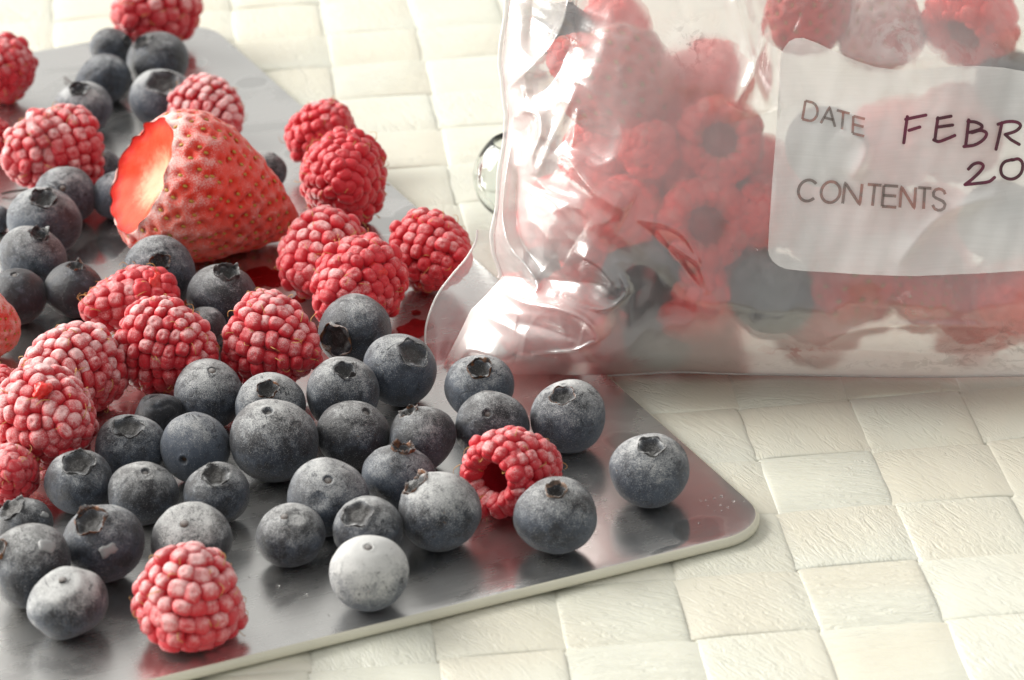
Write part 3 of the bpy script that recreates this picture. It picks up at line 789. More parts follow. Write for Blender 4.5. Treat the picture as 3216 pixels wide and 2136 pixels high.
for i, (px, py, wpx, tip, fr_, ln, sp, op, lab) in enumerate(RB):
    fr, V, Fc = raspberry_layout(900 + i * 7, ln, sp * .85)
    fr, V = squeeze(fr, V, op.get('sq', .94), 700 + i * 3)
    tipd = cdir(*tip)
    # shortest image axis of a squeezed berry lies up-down
    z = tipd; yv = UP - z * (UP @ z); yv /= np.linalg.norm(yv); R = np.stack([np.cross(yv, z), yv, z], 1)
    if 'sq' not in op: R = frame_z(tipd, random.uniform(0, 6))
    P = outer_points(fr)
    s, loc = rest(P, R, px, py, wpx)
    plan.append(['r', i, R, s, loc, (fr, V, Fc)])

# ------------------------------------------------------------------ strawberries
SEEDM = None


def seed_mesh():
    V, Fc = icosphere(2)
    V = V * [0.62, 1.0, 0.42]; V[:, 0] *= 1 - .35 * np.clip(V[:, 1], 0, 1)
    return new_mesh('seed', V, Fc, M_SEED)


SEEDM = seed_mesh()


def strawberry(seed, nseeds=230, nu=260, nv=190, cut=True, length=2.25, frost=.62):
    """unit berry: cut end at z=0, tip at +z; radius about 1"""
    g = np.random.default_rng(seed)
    zp = np.array([-.02, .10, .32, .62, 1.0, 1.4, 1.8, 2.1, 2.22, 2.25]) / 2.25 * length
    rp = np.array([.76, .91, 1.02, 1.03, .90, .70, .48, .28, .15, 0.0]) if cut else np.array([.25, .66, .9, 1.02, .98, .84, .62, .36, .18, 0.0])
    t = np.linspace(0, 1, nv); base = np.linspace(0, 1, len(zp))
    ts = np.linspace(0, 1, 400); zi = np.interp(ts, base, zp); ri = np.interp(ts, base, rp); ker = np.hanning(45); ker /= ker.sum()
    zs = np.convolve(np.pad(zi, 22, 'reflect', reflect_type='odd'), ker, 'valid'); rs = np.convolve(np.pad(ri, 22, 'reflect', reflect_type='odd'), ker, 'valid')
    rs = np.maximum(rs, 0); rs[-1] = 0
    sa = np.concatenate([[0], np.cumsum(np.hypot(np.diff(zs), np.diff(rs)))]); zz = np.interp(t * sa[-1], sa, zs); rr = np.interp(t * sa[-1], sa, rs)
    a = np.arange(nu) / nu * 2 * math.pi

    n1 = Noise(1.3, 8, seed); n2 = Noise(5, 10, seed + 1)

    def surf(aa, r, z):
        k = 1 + 0.05 * np.sin(aa * 2 + .7) + .03 * np.sin(3 * aa + 2)
        P = np.stack([r * np.cos(aa) * k, r * np.sin(aa) * k, z + 0 * aa], 1)
        m = 1 + .035 * n1(P) + .010 * n2(P)
        return P * np.stack([m, m, np.ones_like(m)], 1)

    A, T = np.meshgrid(a, np.arange(nv), indexing='ij'); V = surf(A.ravel(), rr[T.ravel()], zz[T.ravel()])
    # seeds: even by area along a golden spiral
    ar = np.cumsum(np.interp(np.linspace(0, 1, 400) * sa[-1], sa, rs)); ar /= ar[-1]
    u = (np.arange(nseeds) + .5) / nseeds; u = .02 + .965 * u; tk = np.interp(u, ar, np.linspace(0, 1, 400)); ga = np.arange(nseeds) * 2.39996 + g.normal(size=nseeds) * .05
    rk = np.interp(tk * sa[-1], sa, rs); zk = np.interp(tk * sa[-1], sa, zs); S = surf(ga, rk, zk)
    # normals
    G = V.reshape(nu, nv, 3); du = np.roll(G, -1, 0) - np.roll(G, 1, 0); dv = np.gradient(G, axis=1); N = np.cross(du, dv).reshape(-1, 3); N /= np.linalg.norm(N, axis=1)[:, None] + 1e-9
    dmin = np.full(len(V), 9.0)
    for k in range(nseeds): dmin = np.minimum(dmin, ((V - S[k]) ** 2).sum(1))
    dmin = np.sqrt(dmin); sp = math.sqrt(12.5 / nseeds); x = dmin / (sp * .24)
    pit = np.exp(-x ** 2); wr = Noise(11, 12, seed + 3)(V * [1, 1, .6]); wr2 = Noise(24, 12, seed + 4)(V)
    V = V + N * (-.050 * pit + .016 * np.clip(dmin / (sp * .55), 0, 1.2) + .010 * wr + .004 * wr2)[:, None]
    fro = np.clip((dmin / (sp * .5) - .50) / .6, 0, 1) ** 1.3 * .30 + .14 * wr + .05 * wr2 + .16 * Noise(1.6, 7, seed + 8)(V)
    rim = np.clip(1 - (zz[T.ravel()]) / .14, 0, 1); fro += .55 * rim
    pale = np.clip(.25 * Noise(1.2, 6, seed + 9)(V) - .1, 0, .5)
    if cut: V[:, 2] += np.where(T.ravel() == 0, 0.02 * np.sin(A.ravel() * 7) + .02 * np.sin(A.ravel() * 13 + 1), 0)
    SN = []
    for k in range(nseeds):
        i = int(((V - S[k]) ** 2).sum(1).argmin()); SN.append((V[i], N[i]))
    Fc = grid_faces(nu, nv, True)
    return V, Fc, SN, fro, pale, sp


def make_strawberry(data, R, s, loc, frost, seed, cut=True, nm='strawberry'):
    V, Fc, SN, fro, pale, sp = data
    m = new_mesh('strawberry_skin', V, Fc, M_STRAW); fattr(m, 'frost', fro); fattr(m, 'pale', pale)
    e = link(nm, None); e.matrix_world = m4(R, loc, s)
    b = link('flesh', m, e); b.color = (frost, 0, 0, 1)
    for p, n in SN:
        ax = np.array([0, 0, 1.0]); y = ax - n * (ax @ n); y /= np.linalg.norm(y) + 1e-9; x = np.cross(y, n)
        link('seed', SEEDM, e, m4(np.stack([x, y, n], 1), p + n * .016, sp * .18))
    if cut:                                                          # pale hollow where the leaves were cut out
        nu, nr = 120, 34; nvv = len(fro) // (len(Fc) // (len(fro) // 190 - 0) if False else 1)
        ring = V.reshape(-1, int(len(V) / (len(V) // 190)) if False else 190, 3)[:, 0] if len(V) % 190 == 0 else V.reshape(-1, 120, 3)[:, 0]
        aa = np.linspace(0, len(ring), nu, endpoint=False).astype(int); rg = ring[aa]; c0 = rg.mean(0)
        ft = np.fft.fft(rg, axis=0); ft[4:-3] = 0; rs_ = np.real(np.fft.ifft(ft, axis=0)); f = np.linspace(1.0, 0, nr); dep = .20 * (1 - f ** 2) ** .8
        Vc = c0 + (rs_[:, None, :] - c0 + (rg - rs_)[:, None, :] * f[None, :, None] ** 8) * (f[None, :, None] * .995); Vc[..., 2] += dep[None, :] + .008
        Vc = Vc.reshape(-1, 3); Vc[:, 2] += .028 * Noise(3.5, 9, seed)(Vc) * np.tile(np.clip(1.2 - f, 0, 1), nu) + .008 * Noise(14, 9, seed)(Vc) * np.tile((f < .97) * 1.0, nu)
        mc = new_mesh('cut_flesh', Vc, grid_faces(nu, nr, True), M_CUT); fattr(mc, 'rad', np.tile(f, nu)); link('cut_flesh', mc, e)
    return e


SB = [
 (461, 428, 441, (.80, -.25, -.44), .44, True, 'big frosted strawberry with its leafy end cut away, among the berries on the tray', 295, 320, 190),
 (-46, 742, 206, (.2, .25, .85), .58, False, 'strawberry cut off by the left edge of the photo, in front of the black blueberries', 170, 180, 120),
]
for i, (px, py, wpx, tip, fr_, cut, lab, ns, nu, nv) in enumerate(SB):
    data = strawberry(40 + i * 9, ns, nu, nv, cut)
    R = frame_z(cdir(*tip), 2.0)
    s, loc = rest(data[0], R, px, py, wpx)
    plan.append(['s', i, R, s, loc, data])

# ---- keep neighbours from sinking into each other: nudge them apart across the tray
ctr, rad = [], []
for kind, i, R, s, loc, dat in plan:
    if kind == 'b': c = loc; r = s * .95
    elif kind == 'r': P = outer_points(dat[0]); cm = (P.max(0) + P.min(0)) / 2; c = loc + s * (np.asarray(R) @ cm); r = s * 0.96
    else: c = loc + s * (np.asarray(R) @ np.array([0, 0, .95])); r = s * .92
    ctr.append(c); rad.append(r)
ctr = np.array(ctr); rad = np.array(rad); c0 = ctr.copy(); pinned = np.array([p[0] == 's' for p in plan])
for it in range(60):
    for a_ in range(len(plan)):
        for b_ in range(a_ + 1, len(plan)):
            d = ctr[b_] - ctr[a_]; l = np.linalg.norm(d); ov = rad[a_] + rad[b_] - l
            if ov > 0:
                h = d.copy(); h[2] = 0; h /= np.linalg.norm(h) + 1e-9; w = ov * .4
                if pinned[a_]: ctr[b_] += h * w * 1.6
                elif pinned[b_]: ctr[a_] -= h * w * 1.6
                else: ctr[a_] -= h * w; ctr[b_] += h * w
    sh = ctr - c0; l = np.linalg.norm(sh, axis=1); ctr = c0 + sh * np.minimum(1, .0045 / np.maximum(l, 1e-9))[:, None]
for p, d in zip(plan, ctr - c0): p[4] = p[4] + d

for kind, i, R, s, loc, dat in plan:
    if kind == 'b':
        px, py, r, k, fx, fy, fr_, bl, op, lab = BB[i]
        fl = op.get('flake')
        if fl:
            dx, dy = (fl[0] - px) / r, (fl[1] - py) / r; fl = (cdir(dx, -dy, math.sqrt(max(.05, 1 - dx * dx - dy * dy))), fl[2], fl[3])
        o = make_blueberry(100 + i * 13, R, s, loc, fr_, bl, op.get('calyx', .30 + .05 * math.sin(i * 2.3)), op.get('squash', .90 + .04 * math.sin(i * 3.1)), op.get('tall', .08), op.get('ccol', DK), dat, fl)
        tag(o, lab, 'blueberry', G_BT)
    elif kind == 'r':
        px, py, wpx, tip, fr_, ln, sp, op, lab = RB[i]
        torn = op.get('torn'); film = op.get('film')
        if torn: torn = (cdir(*torn[0]), *torn[1:])
        if film: film = (cdir(*film[0]), *film[1:])
        o = make_raspberry(dat, R, s, loc, fr_, 900 + i * 7, torn, True, film, op.get('orange', False))
        tag(o, lab, 'raspberry', G_RT)
    else:
        o = make_strawberry(dat, R, s, loc, SB[i][4], 40 + i * 9, SB[i][5]); tag(o, SB[i][6], 'strawberry', 'strawberries on the metal tray')

# ------------------------------------------------------------------ freezer bag
BZ = 0.0012
BO = on_height(1165, 862, BZ); BX = on_height(2361, 862, BZ) - BO; BX[2] = 0; BX /= np.linalg.norm(BX)
TILT = math.radians(20)
back = np.array([-BX[1], BX[0], 0.0]); BY = math.cos(TILT) * np.array([0, 0, 1.0]) + math.sin(TILT) * back; BN = np.cross(BX, BY)


def on_bag(px, py, h):
    d = rays(px, py); t = ((BO - CAM) @ BN) / (d @ BN)
    return CAM + d * t[..., None] + BN * np.asarray(h)[..., None]


LEFT = np.array([(1176, -420), (1172, -10), (1160, 100), (1155, 150), (1162, 205), (1172, 265), (1166, 320), (1155, 400), (1148, 480), (1138, 540), (1141, 585), (1158, 636), (1122, 676), (1086, 712), (1060, 765), (1032, 820), (1010, 866)], float)


def left_edge(py): return np.interp(py, LEFT[:, 1], LEFT[:, 0])


def bottom_edge(px): return 864 + 3.0 * np.sin(px / 150.0) - 5 * np.exp(-((px - 1560) / 90.0) ** 2)


def pdist(px, py, pts):
    d = np.full(px.shape, 1e9); T = np.zeros(px.shape); pts = np.asarray(pts, float); n = len(pts) - 1
    for k in range(n):
        a, b = pts[k], pts[k + 1]; ab = b - a; L2 = ab @ ab
        t = np.clip(((px - a[0]) * ab[0] + (py - a[1]) * ab[1]) / L2, 0, 1)
        dd = np.hypot(px - a[0] - t * ab[0], py - a[1] - t * ab[1]); m = dd < d
        d = np.where(m, dd, d); T = np.where(m, (k + t) / n, T)
    return d, T


def smooth_poly(pts, n=8):
    P = np.asarray(pts, float)
    if len(P) < 3: return P
    Q = np.vstack([2 * P[0] - P[1], P, 2 * P[-1] - P[-2]]); out = []
    for k in range(1, len(Q) - 2):
        for t in np.arange(n) / n:
            p0, p1, p2, p3 = Q[k - 1:k + 3]
            out.append(.5 * (2 * p1 + (p2 - p0) * t + (2 * p0 - 5 * p1 + 4 * p2 - p3) * t * t + (3 * p1 - p0 - 3 * p2 + p3) * t ** 3))
    out.append(P[-1]); return np.array(out)


RIDGES = [  # amplitude mm, width px, points
 (3.2, 17, [(1182, 300), (1170, 400), (1162, 490), (1180, 560), (1222, 606), (1248, 648), (1228, 668)]),
 (-2.0, 16, [(1200, 380), (1192, 480), (1212, 560), (1262, 610)]),
 (2.6, 20, [(1160, 664), (1225, 684), (1300, 692), (1362, 718), (1396, 766)]),
 (-1.4, 22, [(1200, 730), (1280, 745), (1350, 765)]),
 (1.1, 7, [(1392, 768), (1372, 772), (1330, 792), (1235, 803)]),
 (2.8, 18, [(1166, 272), (1215, 252), (1252, 262), (1258, 300), (1236, 350), (1238, 400)]),
 (2.2, 20, [(1160, 205), (1235, 150), (1300, 60), (1330, -60)]),
 (2.0, 26, [(1345, 190), (1290, 300), (1235, 420)]),
 (-1.6, 30, [(1330, 90), (1270, 200), (1215, 220)]),
 (2.0, 28, [(1330, 560), (1400, 606), (1448, 672)]),
 (1.0, 8, [(1300, 668), (1400, 694), (1452, 660), (1440, 612)]),
 (.8, 8, [(1478, 490), (1545, 502), (1598, 545), (1640, 658)]),
 (-.7, 9, [(1480, 494), (1560, 572), (1622, 655)]),
 (.8, 5, [(1555, 545), (1620, 590)]),
 (2.2, 38, [(1690, -60), (1725, 90), (1770, 250)]),
 (1.6, 22, [(1770, 40), (1752, 130), (1700, 240)]),
 (1.8, 34, [(1300, 330), (1390, 430), (1460, 470)]),
 (2.0, 30, [(1190, 830), (1090, 800), (1050, 850)]),
 (1.1, 14, [(1345, 240), (1330, 330)]),
 (1.0, 16, [(1900, 760), (2060, 730), (2330, 735)]),
 (-1.0, 18, [(1700, 800), (1900, 790), (2200, 800), (2400, 780)]),
 (1.3, 50, [(1830, 60), (1990, 130), (2200, 120)]),
 (1.0, 26, [(1960, 400), (1990, 330), (1940, 280)]),
 (0.9, 20, [(2060, 590), (2160, 480), (2300, 430)]),
]
RIDGES = [(a, w, smooth_poly(p)) for a, w, p in RIDGES]
NB1 = Noise(1 / 70., 10, 31); NB2 = Noise(1 / 24., 12, 32); NB3 = Noise(1 / 130., 8, 33); NC1 = Noise(1 / 42., 9, 41); NC2 = Noise(1 / 17., 9, 42)


def q2(x): x = np.clip(x, 0, 1); return 1 - (1 - x) ** 2


def q1(x): x = np.clip(x, 0, 1); return np.sqrt(1 - (1 - x) ** 2) * .6 + .4 * (1 - (1 - x) ** 2)


RIGHT_X, TOP_Y = 2740.0, -420.0


def bag_h(px, py):
    px = np.asarray(px, float); py = np.asarray(py, float)
    dL = px - left_edge(py); dB = bottom_edge(px) - py
    env = q2(dL / 340) * q1(dB / 190) * q2((RIGHT_X - px) / 340) * (.25 + .75 * q2((py - TOP_Y) / 420))
    h = .0200 * env
    P3 = np.stack([px, py, 0 * px], -1).reshape(-1, 3); n = (NB1(P3) * .0007 + NB2(P3) * .00010 + NB3(P3) * .0011).reshape(px.shape)
    cm = np.clip(1.15 - dL / 330, .10, 1).ravel() * np.clip(dB.ravel() / 120, .25, 1); n = n + ((np.abs(NC1(P3)) * -.0008 + np.abs(NC2(P3)) * -.0002 + .0009) * cm).reshape(px.shape)
    w = np.clip(np.minimum(np.minimum(dL / 60, dB / 60), (RIGHT_X - px) / 60), 0, 1); h = h + n * w
    edge = np.clip(np.minimum(dL / 14, dB / 14), 0, 1)
    for a, wd, pts in RIDGES:
        lo = pts.min(0) - wd * 5; hi = pts.max(0) + wd * 5
        m = (px > lo[0]) & (px < hi[0]) & (py > lo[1]) & (py < hi[1])
        if m.any():
            d, t = pdist(px[m], py[m], pts); h[m] = h[m] + a * .001 * np.exp(-(np.sqrt(d * d + (wd * .22) ** 2) - wd * .22) / (wd * .75)) * (np.clip(t * 5, 0, 1) * np.clip((1 - t) * 5, 0, 1)) ** .6 * edge[m]
    return h


def bag_grid(nu, nv, pu=1.35):
    u = np.linspace(0, 1, nu) ** pu; v = np.linspace(0, 1, nv) ** 1.12
    U, Vv = np.meshgrid(u, v, indexing='ij')
    py = 864 + (TOP_Y - 864) * Vv
    px = left_edge(py) + (RIGHT_X - left_edge(py)) * U
    py = bottom_edge(px) + (TOP_Y - bottom_edge(px)) * Vv
    return px, py


bag = tag(link('freezer_bag', None), 'clear frosted plastic freezer bag standing full of frozen berries, white label on its front', 'bag')
bag.location = BO.tolist()
loc_off = Matrix.Translation(-Vector(BO))


def bag_part(name, V, Fc, mat): return link(name, new_mesh(name, np.asarray(V) - BO, Fc, mat), bag)


NU, NV = 460, 330
gx, gy = bag_grid(NU, NV); gh = bag_h(gx, gy); BV = on_bag(gx, gy, gh).reshape(-1, 3)
front = bag_part('front_panel', BV, grid_faces(NU, NV, False, False), M_FILM)
fx_, fy_ = gx.ravel(), gy.ravel()


def blob(x, y, rx, ry): return np.exp(-(((fx_ - x) / rx) ** 2 + ((fy_ - y) / ry) ** 2))


hz_glare = np.full(len(fx_), .13)
hz_glare += .34 * np.clip((fy_ - 700 + .05 * (1900 - fx_)) / 110, 0, 1) * np.clip((fx_ - 1380) / 150, 0, 1)
hz_glare += .60 * blob(1215, 400, 110, 330) + .50 * blob(1110, 745, 85, 100) + .28 * blob(1260, 735, 140, 60) + .25 * blob(1600, 100, 70, 60) + .14 * blob(1430, 220, 130, 130) + .25 * blob(2040, 70, 100, 120) + .25 * blob(2180, 130, 140, 60) + .12 * blob(1720, 120, 60, 170)  # blown-out highlights on left folds and corner painted in as extra white haze
hz_glare -= .12 * blob(1310, 110, 40, 60) + .10 * blob(1610, 650, 90, 70) + .1 * blob(1860, 40, 70, 80) + .10 * blob(1990, 650, 130, 40) + .10 * blob(1750, 480, 60, 110) + .08 * blob(1640, 520, 90, 60)
fattr(front.data, 'haze_glare', np.clip(hz_glare, .05, .92))
fattr(front.data, 'blur', .62 * np.clip((fx_ - left_edge(fy_) - 120) / 200, 0, 1))
sm = .9 * blob(2080, 690, 30, 50) + .7 * blob(2290, 760, 110, 40) + .7 * blob(1840, 795, 90, 20) + .6 * blob(2060, 80, 70, 60) + .5 * blob(1470, 815, 30, 18) + .5 * blob(2250, 120, 110, 30) + .6 * blob(2160, 720, 120, 30)
fattr(front.data, 'smear', np.clip(sm, 0, 1))
sd = .9 * blob(1600, 95, 55, 60) + .8 * blob(2330, 770, 90, 70) + .6 * blob(2170, 800, 90, 40) + .35 * blob(1960, 830, 300, 16) + .4 * blob(2080, 60, 50, 40)
fattr(front.data, 'smear_dark', np.clip(sd, 0, 1))
bx_, by_ = bag_grid(150, 110)
bh = -1.6 * bag_h(bx_, by_) - .0008 - .004 * np.clip((bx_ - left_edge(by_)) / 60, 0, 1)
bag_part('back_panel', on_bag(bx_, by_, bh).reshape(-1, 3), grid_faces(150, 110, False, True), M_BACK)

# welded seam lip down the left side, and the loose corner flap beside it
sy = np.linspace(640, -400, 120); sx = left_edge(sy)
sw = np.array([-9, -7.5, -1.5, 2.0])
SX = sx[:, None] + sw[None, :] + 1.5 * np.sin(sy / 23.)[:, None]
bag_part('side_seam', on_bag(SX, np.broadcast_to(sy[:, None], SX.shape), np.broadcast_to(np.array([0, .0004, .0005, .0003])[None, :], SX.shape)).reshape(-1, 3), grid_faces(120, 4, False, True), M_SEAM)
FL = smooth_poly([(1099, 532), (1094, 560), (1072, 598), (1040, 636), (1008, 678), (988, 722), (977, 770), (982, 826), (1002, 868)], 8)
nF = len(FL); wv = np.linspace(0, 1, 16)
inner = np.stack([left_edge(FL[:, 1]) + 14, FL[:, 1] + 0], 1)
FP = FL[:, None, :] * (1 - wv)[None, :, None] + inner[:, None, :] * wv[None, :, None]
fh = -.002 - .002 * (1 - wv)[None, :] * np.sin(np.linspace(0, 3, nF))[:, None] + .0008 * np.sin(wv * 3.1)[None, :] * np.ones((nF, 1))
bag_part('corner_flap', on_bag(FP[..., 0], FP[..., 1], fh).reshape(-1, 3), grid_faces(nF, 16, False, False), M_FLAP)
rimP = on_bag(FL[:, 0], FL[:, 1], fh[:, 0]); Vr, Fr = tube(rimP, .00022, 6); bag_part('flap_edge', Vr, Fr, M_SEAM)
bp = np.linspace(1012, 2700, 160); Vr, Fr = tube(on_bag(bp, bottom_edge(bp), np.full(160, 0.0002)), .00035, 6); bag_part('bottom_seam', Vr, Fr, M_SEAM)

# label printed on the front
TOPL = np.array([(1771, 560), (1774, 500), (1781, 400), (1789, 300), (1795, 200), (1799, 130), (1806, 108), (1818, 92), (1832, 85), (1850, 84), (1880, 95), (1920, 114), (1960, 132), (2010, 149), (2060, 156), (2110, 154), (2170, 149), (2240, 147), (2300, 151), (2361, 162), (2450, 168), (2600, 166)], float)
BOTL = np.array([(1771, 560), (1774, 572), (1782, 585), (1795, 595), (1812, 602), (1850, 606), (1980, 613), (2100, 617), (2240, 612), (2361, 603), (2480, 596), (2600, 596)], float)
lx = np.unique(np.concatenate([TOPL[:, 0], BOTL[:, 0], np.linspace(1771, 1850, 40), np.linspace(1850, 2600, 170)])); lt = np.interp(lx, TOPL[:, 0], TOPL[:, 1]); lb = np.interp(lx, BOTL[:, 0], BOTL[:, 1])
lv = np.linspace(0, 1, 90); LX = np.broadcast_to(lx[:, None], (len(lx), 90)); LY = lt[:, None] * (1 - lv) + lb[:, None] * lv
bag_part('label_panel', on_bag(LX, LY, bag_h(LX, LY) + .0005).reshape(-1, 3), grid_faces(len(lx), 90, False, True), M_LABEL)


def stroke(J, pts, hw, lift, smooth=True, caps=True):
    P = smooth_poly(pts, 6) if smooth and len(pts) > 2 else np.asarray(pts, float)
    out = [P[0]]
    for k in range(1, len(P)):
        n = max(1, int(np.hypot(*(P[k] - P[k - 1])) / 4)); out += [P[k - 1] + (P[k] - P[k - 1]) * t / n for t in range(1, n + 1)]
    P = np.array(out); T = np.gradient(P, axis=0); T /= np.linalg.norm(T, axis=1)[:, None] + 1e-9
    Nn = np.stack([-T[:, 1], T[:, 0]], 1); hwv = np.full(len(P), hw)
    if caps:
        e = [.0, .55, .85]; ext = []
        P = np.vstack([[P[0] - T[0] * hw * f for f in (.95, .8, .5)], P, [P[-1] + T[-1] * hw * f for f in (.5, .8, .95)]])
        Nn = np.vstack([[Nn[0]] * 3, Nn, [Nn[-1]] * 3]); hwv = np.concatenate([hw * np.array([.3, .6, .87]), hwv, hw * np.array([.87, .6, .3])])
    q = np.stack([P - Nn * hwv[:, None], P, P + Nn * hwv[:, None]], 1)
    J.add(on_bag(q[..., 0], q[..., 1], bag_h(q[..., 0], q[..., 1]) + lift).reshape(-1, 3), grid_faces(len(P), 3, False, False))


def arc(cx, cy, rx, ry, a0, a1, n=16): return [(cx + rx * math.cos(math.radians(a)), cy + ry * math.sin(math.radians(a))) for a in np.linspace(a0, a1, n)]


GLY = {'D': [[(0, 0), (0, 1)], [(0, 1), (.42, 1)] + arc(.42, .5, .55, .5, 90, -90) + [(.42, 0), (0, 0)]],
       'A': [[(0, 0), (.5, 1), (1, 0)], [(.19, .36), (.81, .36)]],
       'T': [[(0, 1), (1, 1)], [(.5, 1), (.5, 0)]],
       'E': [[(0, 0), (0, 1)], [(0, 1), (1, 1)], [(0, .53), (.92, .53)], [(0, 0), (1, 0)]],
       'C': [arc(.54, .5, .52, .5, 42, 318, 30)], 'O': [arc(.5, .5, .5, .5, 0, 360, 36)],
       'N': [[(0, 0), (0, 1), (1, 0), (1, 1)]],
       'S': [[(.93, .76), (.84, .90), (.66, .98), (.45, 1.0), (.22, .95), (.08, .80), (.10, .64), (.30, .55), (.55, .49), (.80, .42), (.95, .28), (.88, .10), (.68, .01), (.45, -.01), (.22, .04), (.06, .22)]]}


def word(name, letters, hw, mat, label):
    J = Join(); lift = .0009
    for ch, x0, x1, yb, hgt, sl in letters:
        for st in GLY[ch]:
            pts = [(x0 + p[0] * (x1 - x0) + sl * p[1], yb + p[0] * (x1 - x0) * SLOPE[name] - p[1] * hgt) for p in st]
            stroke(J, pts, hw * 1.4, lift, False, False); lift += .000012
    o = bag_part('printed_word', np.concatenate(J.V), J.F, mat); o['label'] = label
    return o


SLOPE = {'date': .25, 'contents': .066}
word('date', [('D', 1848, 1879, 266, 41, 7), ('A', 1889, 1921, 275, 40, 4), ('T', 1922, 1951, 285, 39, 3), ('E', 1960, 1986, 297, 38, 2)], 2.1, M_PRINT, 'grey printed word DATE')
cl = [('C', 1835, 1876), ('O', 1887, 1929), ('N', 1938, 1976), ('T', 1989, 2020), ('E', 2026, 2058), ('N', 2066, 2098), ('T', 2104, 2134), ('S', 2137, 2168)]
word('contents', [(c, a, b, 448 + (a - 1834) * .066, 47, 7 - i * .7) for i, (c, a, b) in enumerate(cl)], 2.4, M_PRINT, 'grey and red printed word CONTENTS')


def zc(pts): return [(1627 + .311 * x, .311 * y) for x, y in pts]


def scrawl(strokes, label):
    J = Join(); lift = .0010
    for st in strokes: stroke(J, zc(st), 3.7, lift, len(st) > 3); lift += .000015
    o = bag_part('handwritten_word', np.concatenate(J.V), J.F, M_PEN); o['label'] = label


scrawl([[(1466, 838), (1452, 935), (1440, 1025)], [(1455, 857), (1530, 840), (1598, 826)], [(1478, 936), (1555, 912)],
        [(1684, 845), (1672, 930), (1664, 1000)], [(1680, 852), (1778, 833)], [(1680, 912), (1790, 897)], [(1655, 1004), (1690, 1016), (1740, 1000), (1806, 972)],
        [(1906, 860), (1896, 950), (1885, 1040)], [(1900, 872), (1955, 876), (2000, 900), (1992, 925), (1950, 940), (1912, 950)], [(1930, 952), (1990, 936), (2034, 955), (2014, 1000), (1950, 1040), (1872, 1052)],
        [(2146, 882), (2130, 960), (2104, 1072)], [(2118, 892), (2190, 873), (2255, 878), (2281, 905), (2245, 942), (2170, 966)], [(2170, 966), (2212, 1004), (2272, 1038)]],
       'handwritten letters FEBR in maroon marker')
scrawl([[(1905, 1214), (1940, 1180), (1985, 1170), (2012, 1192), (1990, 1232), (1930, 1288), (1880, 1326)], [(1880, 1326), (1960, 1318), (2050, 1306), (2094, 1276)],
        [(2222, 1152), (2268, 1144), (2298, 1178), (2290, 1240), (2250, 1280), (2200, 1288), (2152, 1262), (2140, 1212), (2165, 1166), (2222, 1148)]],
       'handwritten number 20 in maroon marker')

# droplets inside the film and on it
for (x, y, r) in ((1273, 67, 8), (2280, 98, 3), (1690, 560, 3), (1745, 558, 2.5)):
    V, Fc = IV * [1, 1, .5], IF
    p = on_bag(np.array(x * 1.), np.array(y * 1.), bag_h(np.array([x * 1.]), np.array([y * 1.]))[0] + .0003)
    o = link('water_bead', new_mesh('water_bead', V, Fc, M_WATER), bag, Matrix.Translation(-Vector(BO)) @ m4(np.stack([BX, BY, BN], 1), p, r * .000088))

# ------------------------------------------------------------------ berries inside the bag
G_RB = 'raspberries inside the freezer bag'; G_BB = 'blueberries inside the freezer bag'; G_SB = 'strawberries inside the freezer bag'


def in_bag(px, py, r_m, gap):
    n = 25; g = np.linspace(-1, 1, n); X, Y = np.meshgrid(g, g); k = X ** 2 + Y ** 2 < .97; X = X[k]; Y = Y[k]; rp = r_m / .0000878
    h = bag_h(px + X * rp, py + Y * rp); c = (h - r_m * np.sqrt(1 - X * X - Y * Y)).min() - gap
    return on_bag(np.array(px * 1.), np.array(py * 1.), np.array(c))


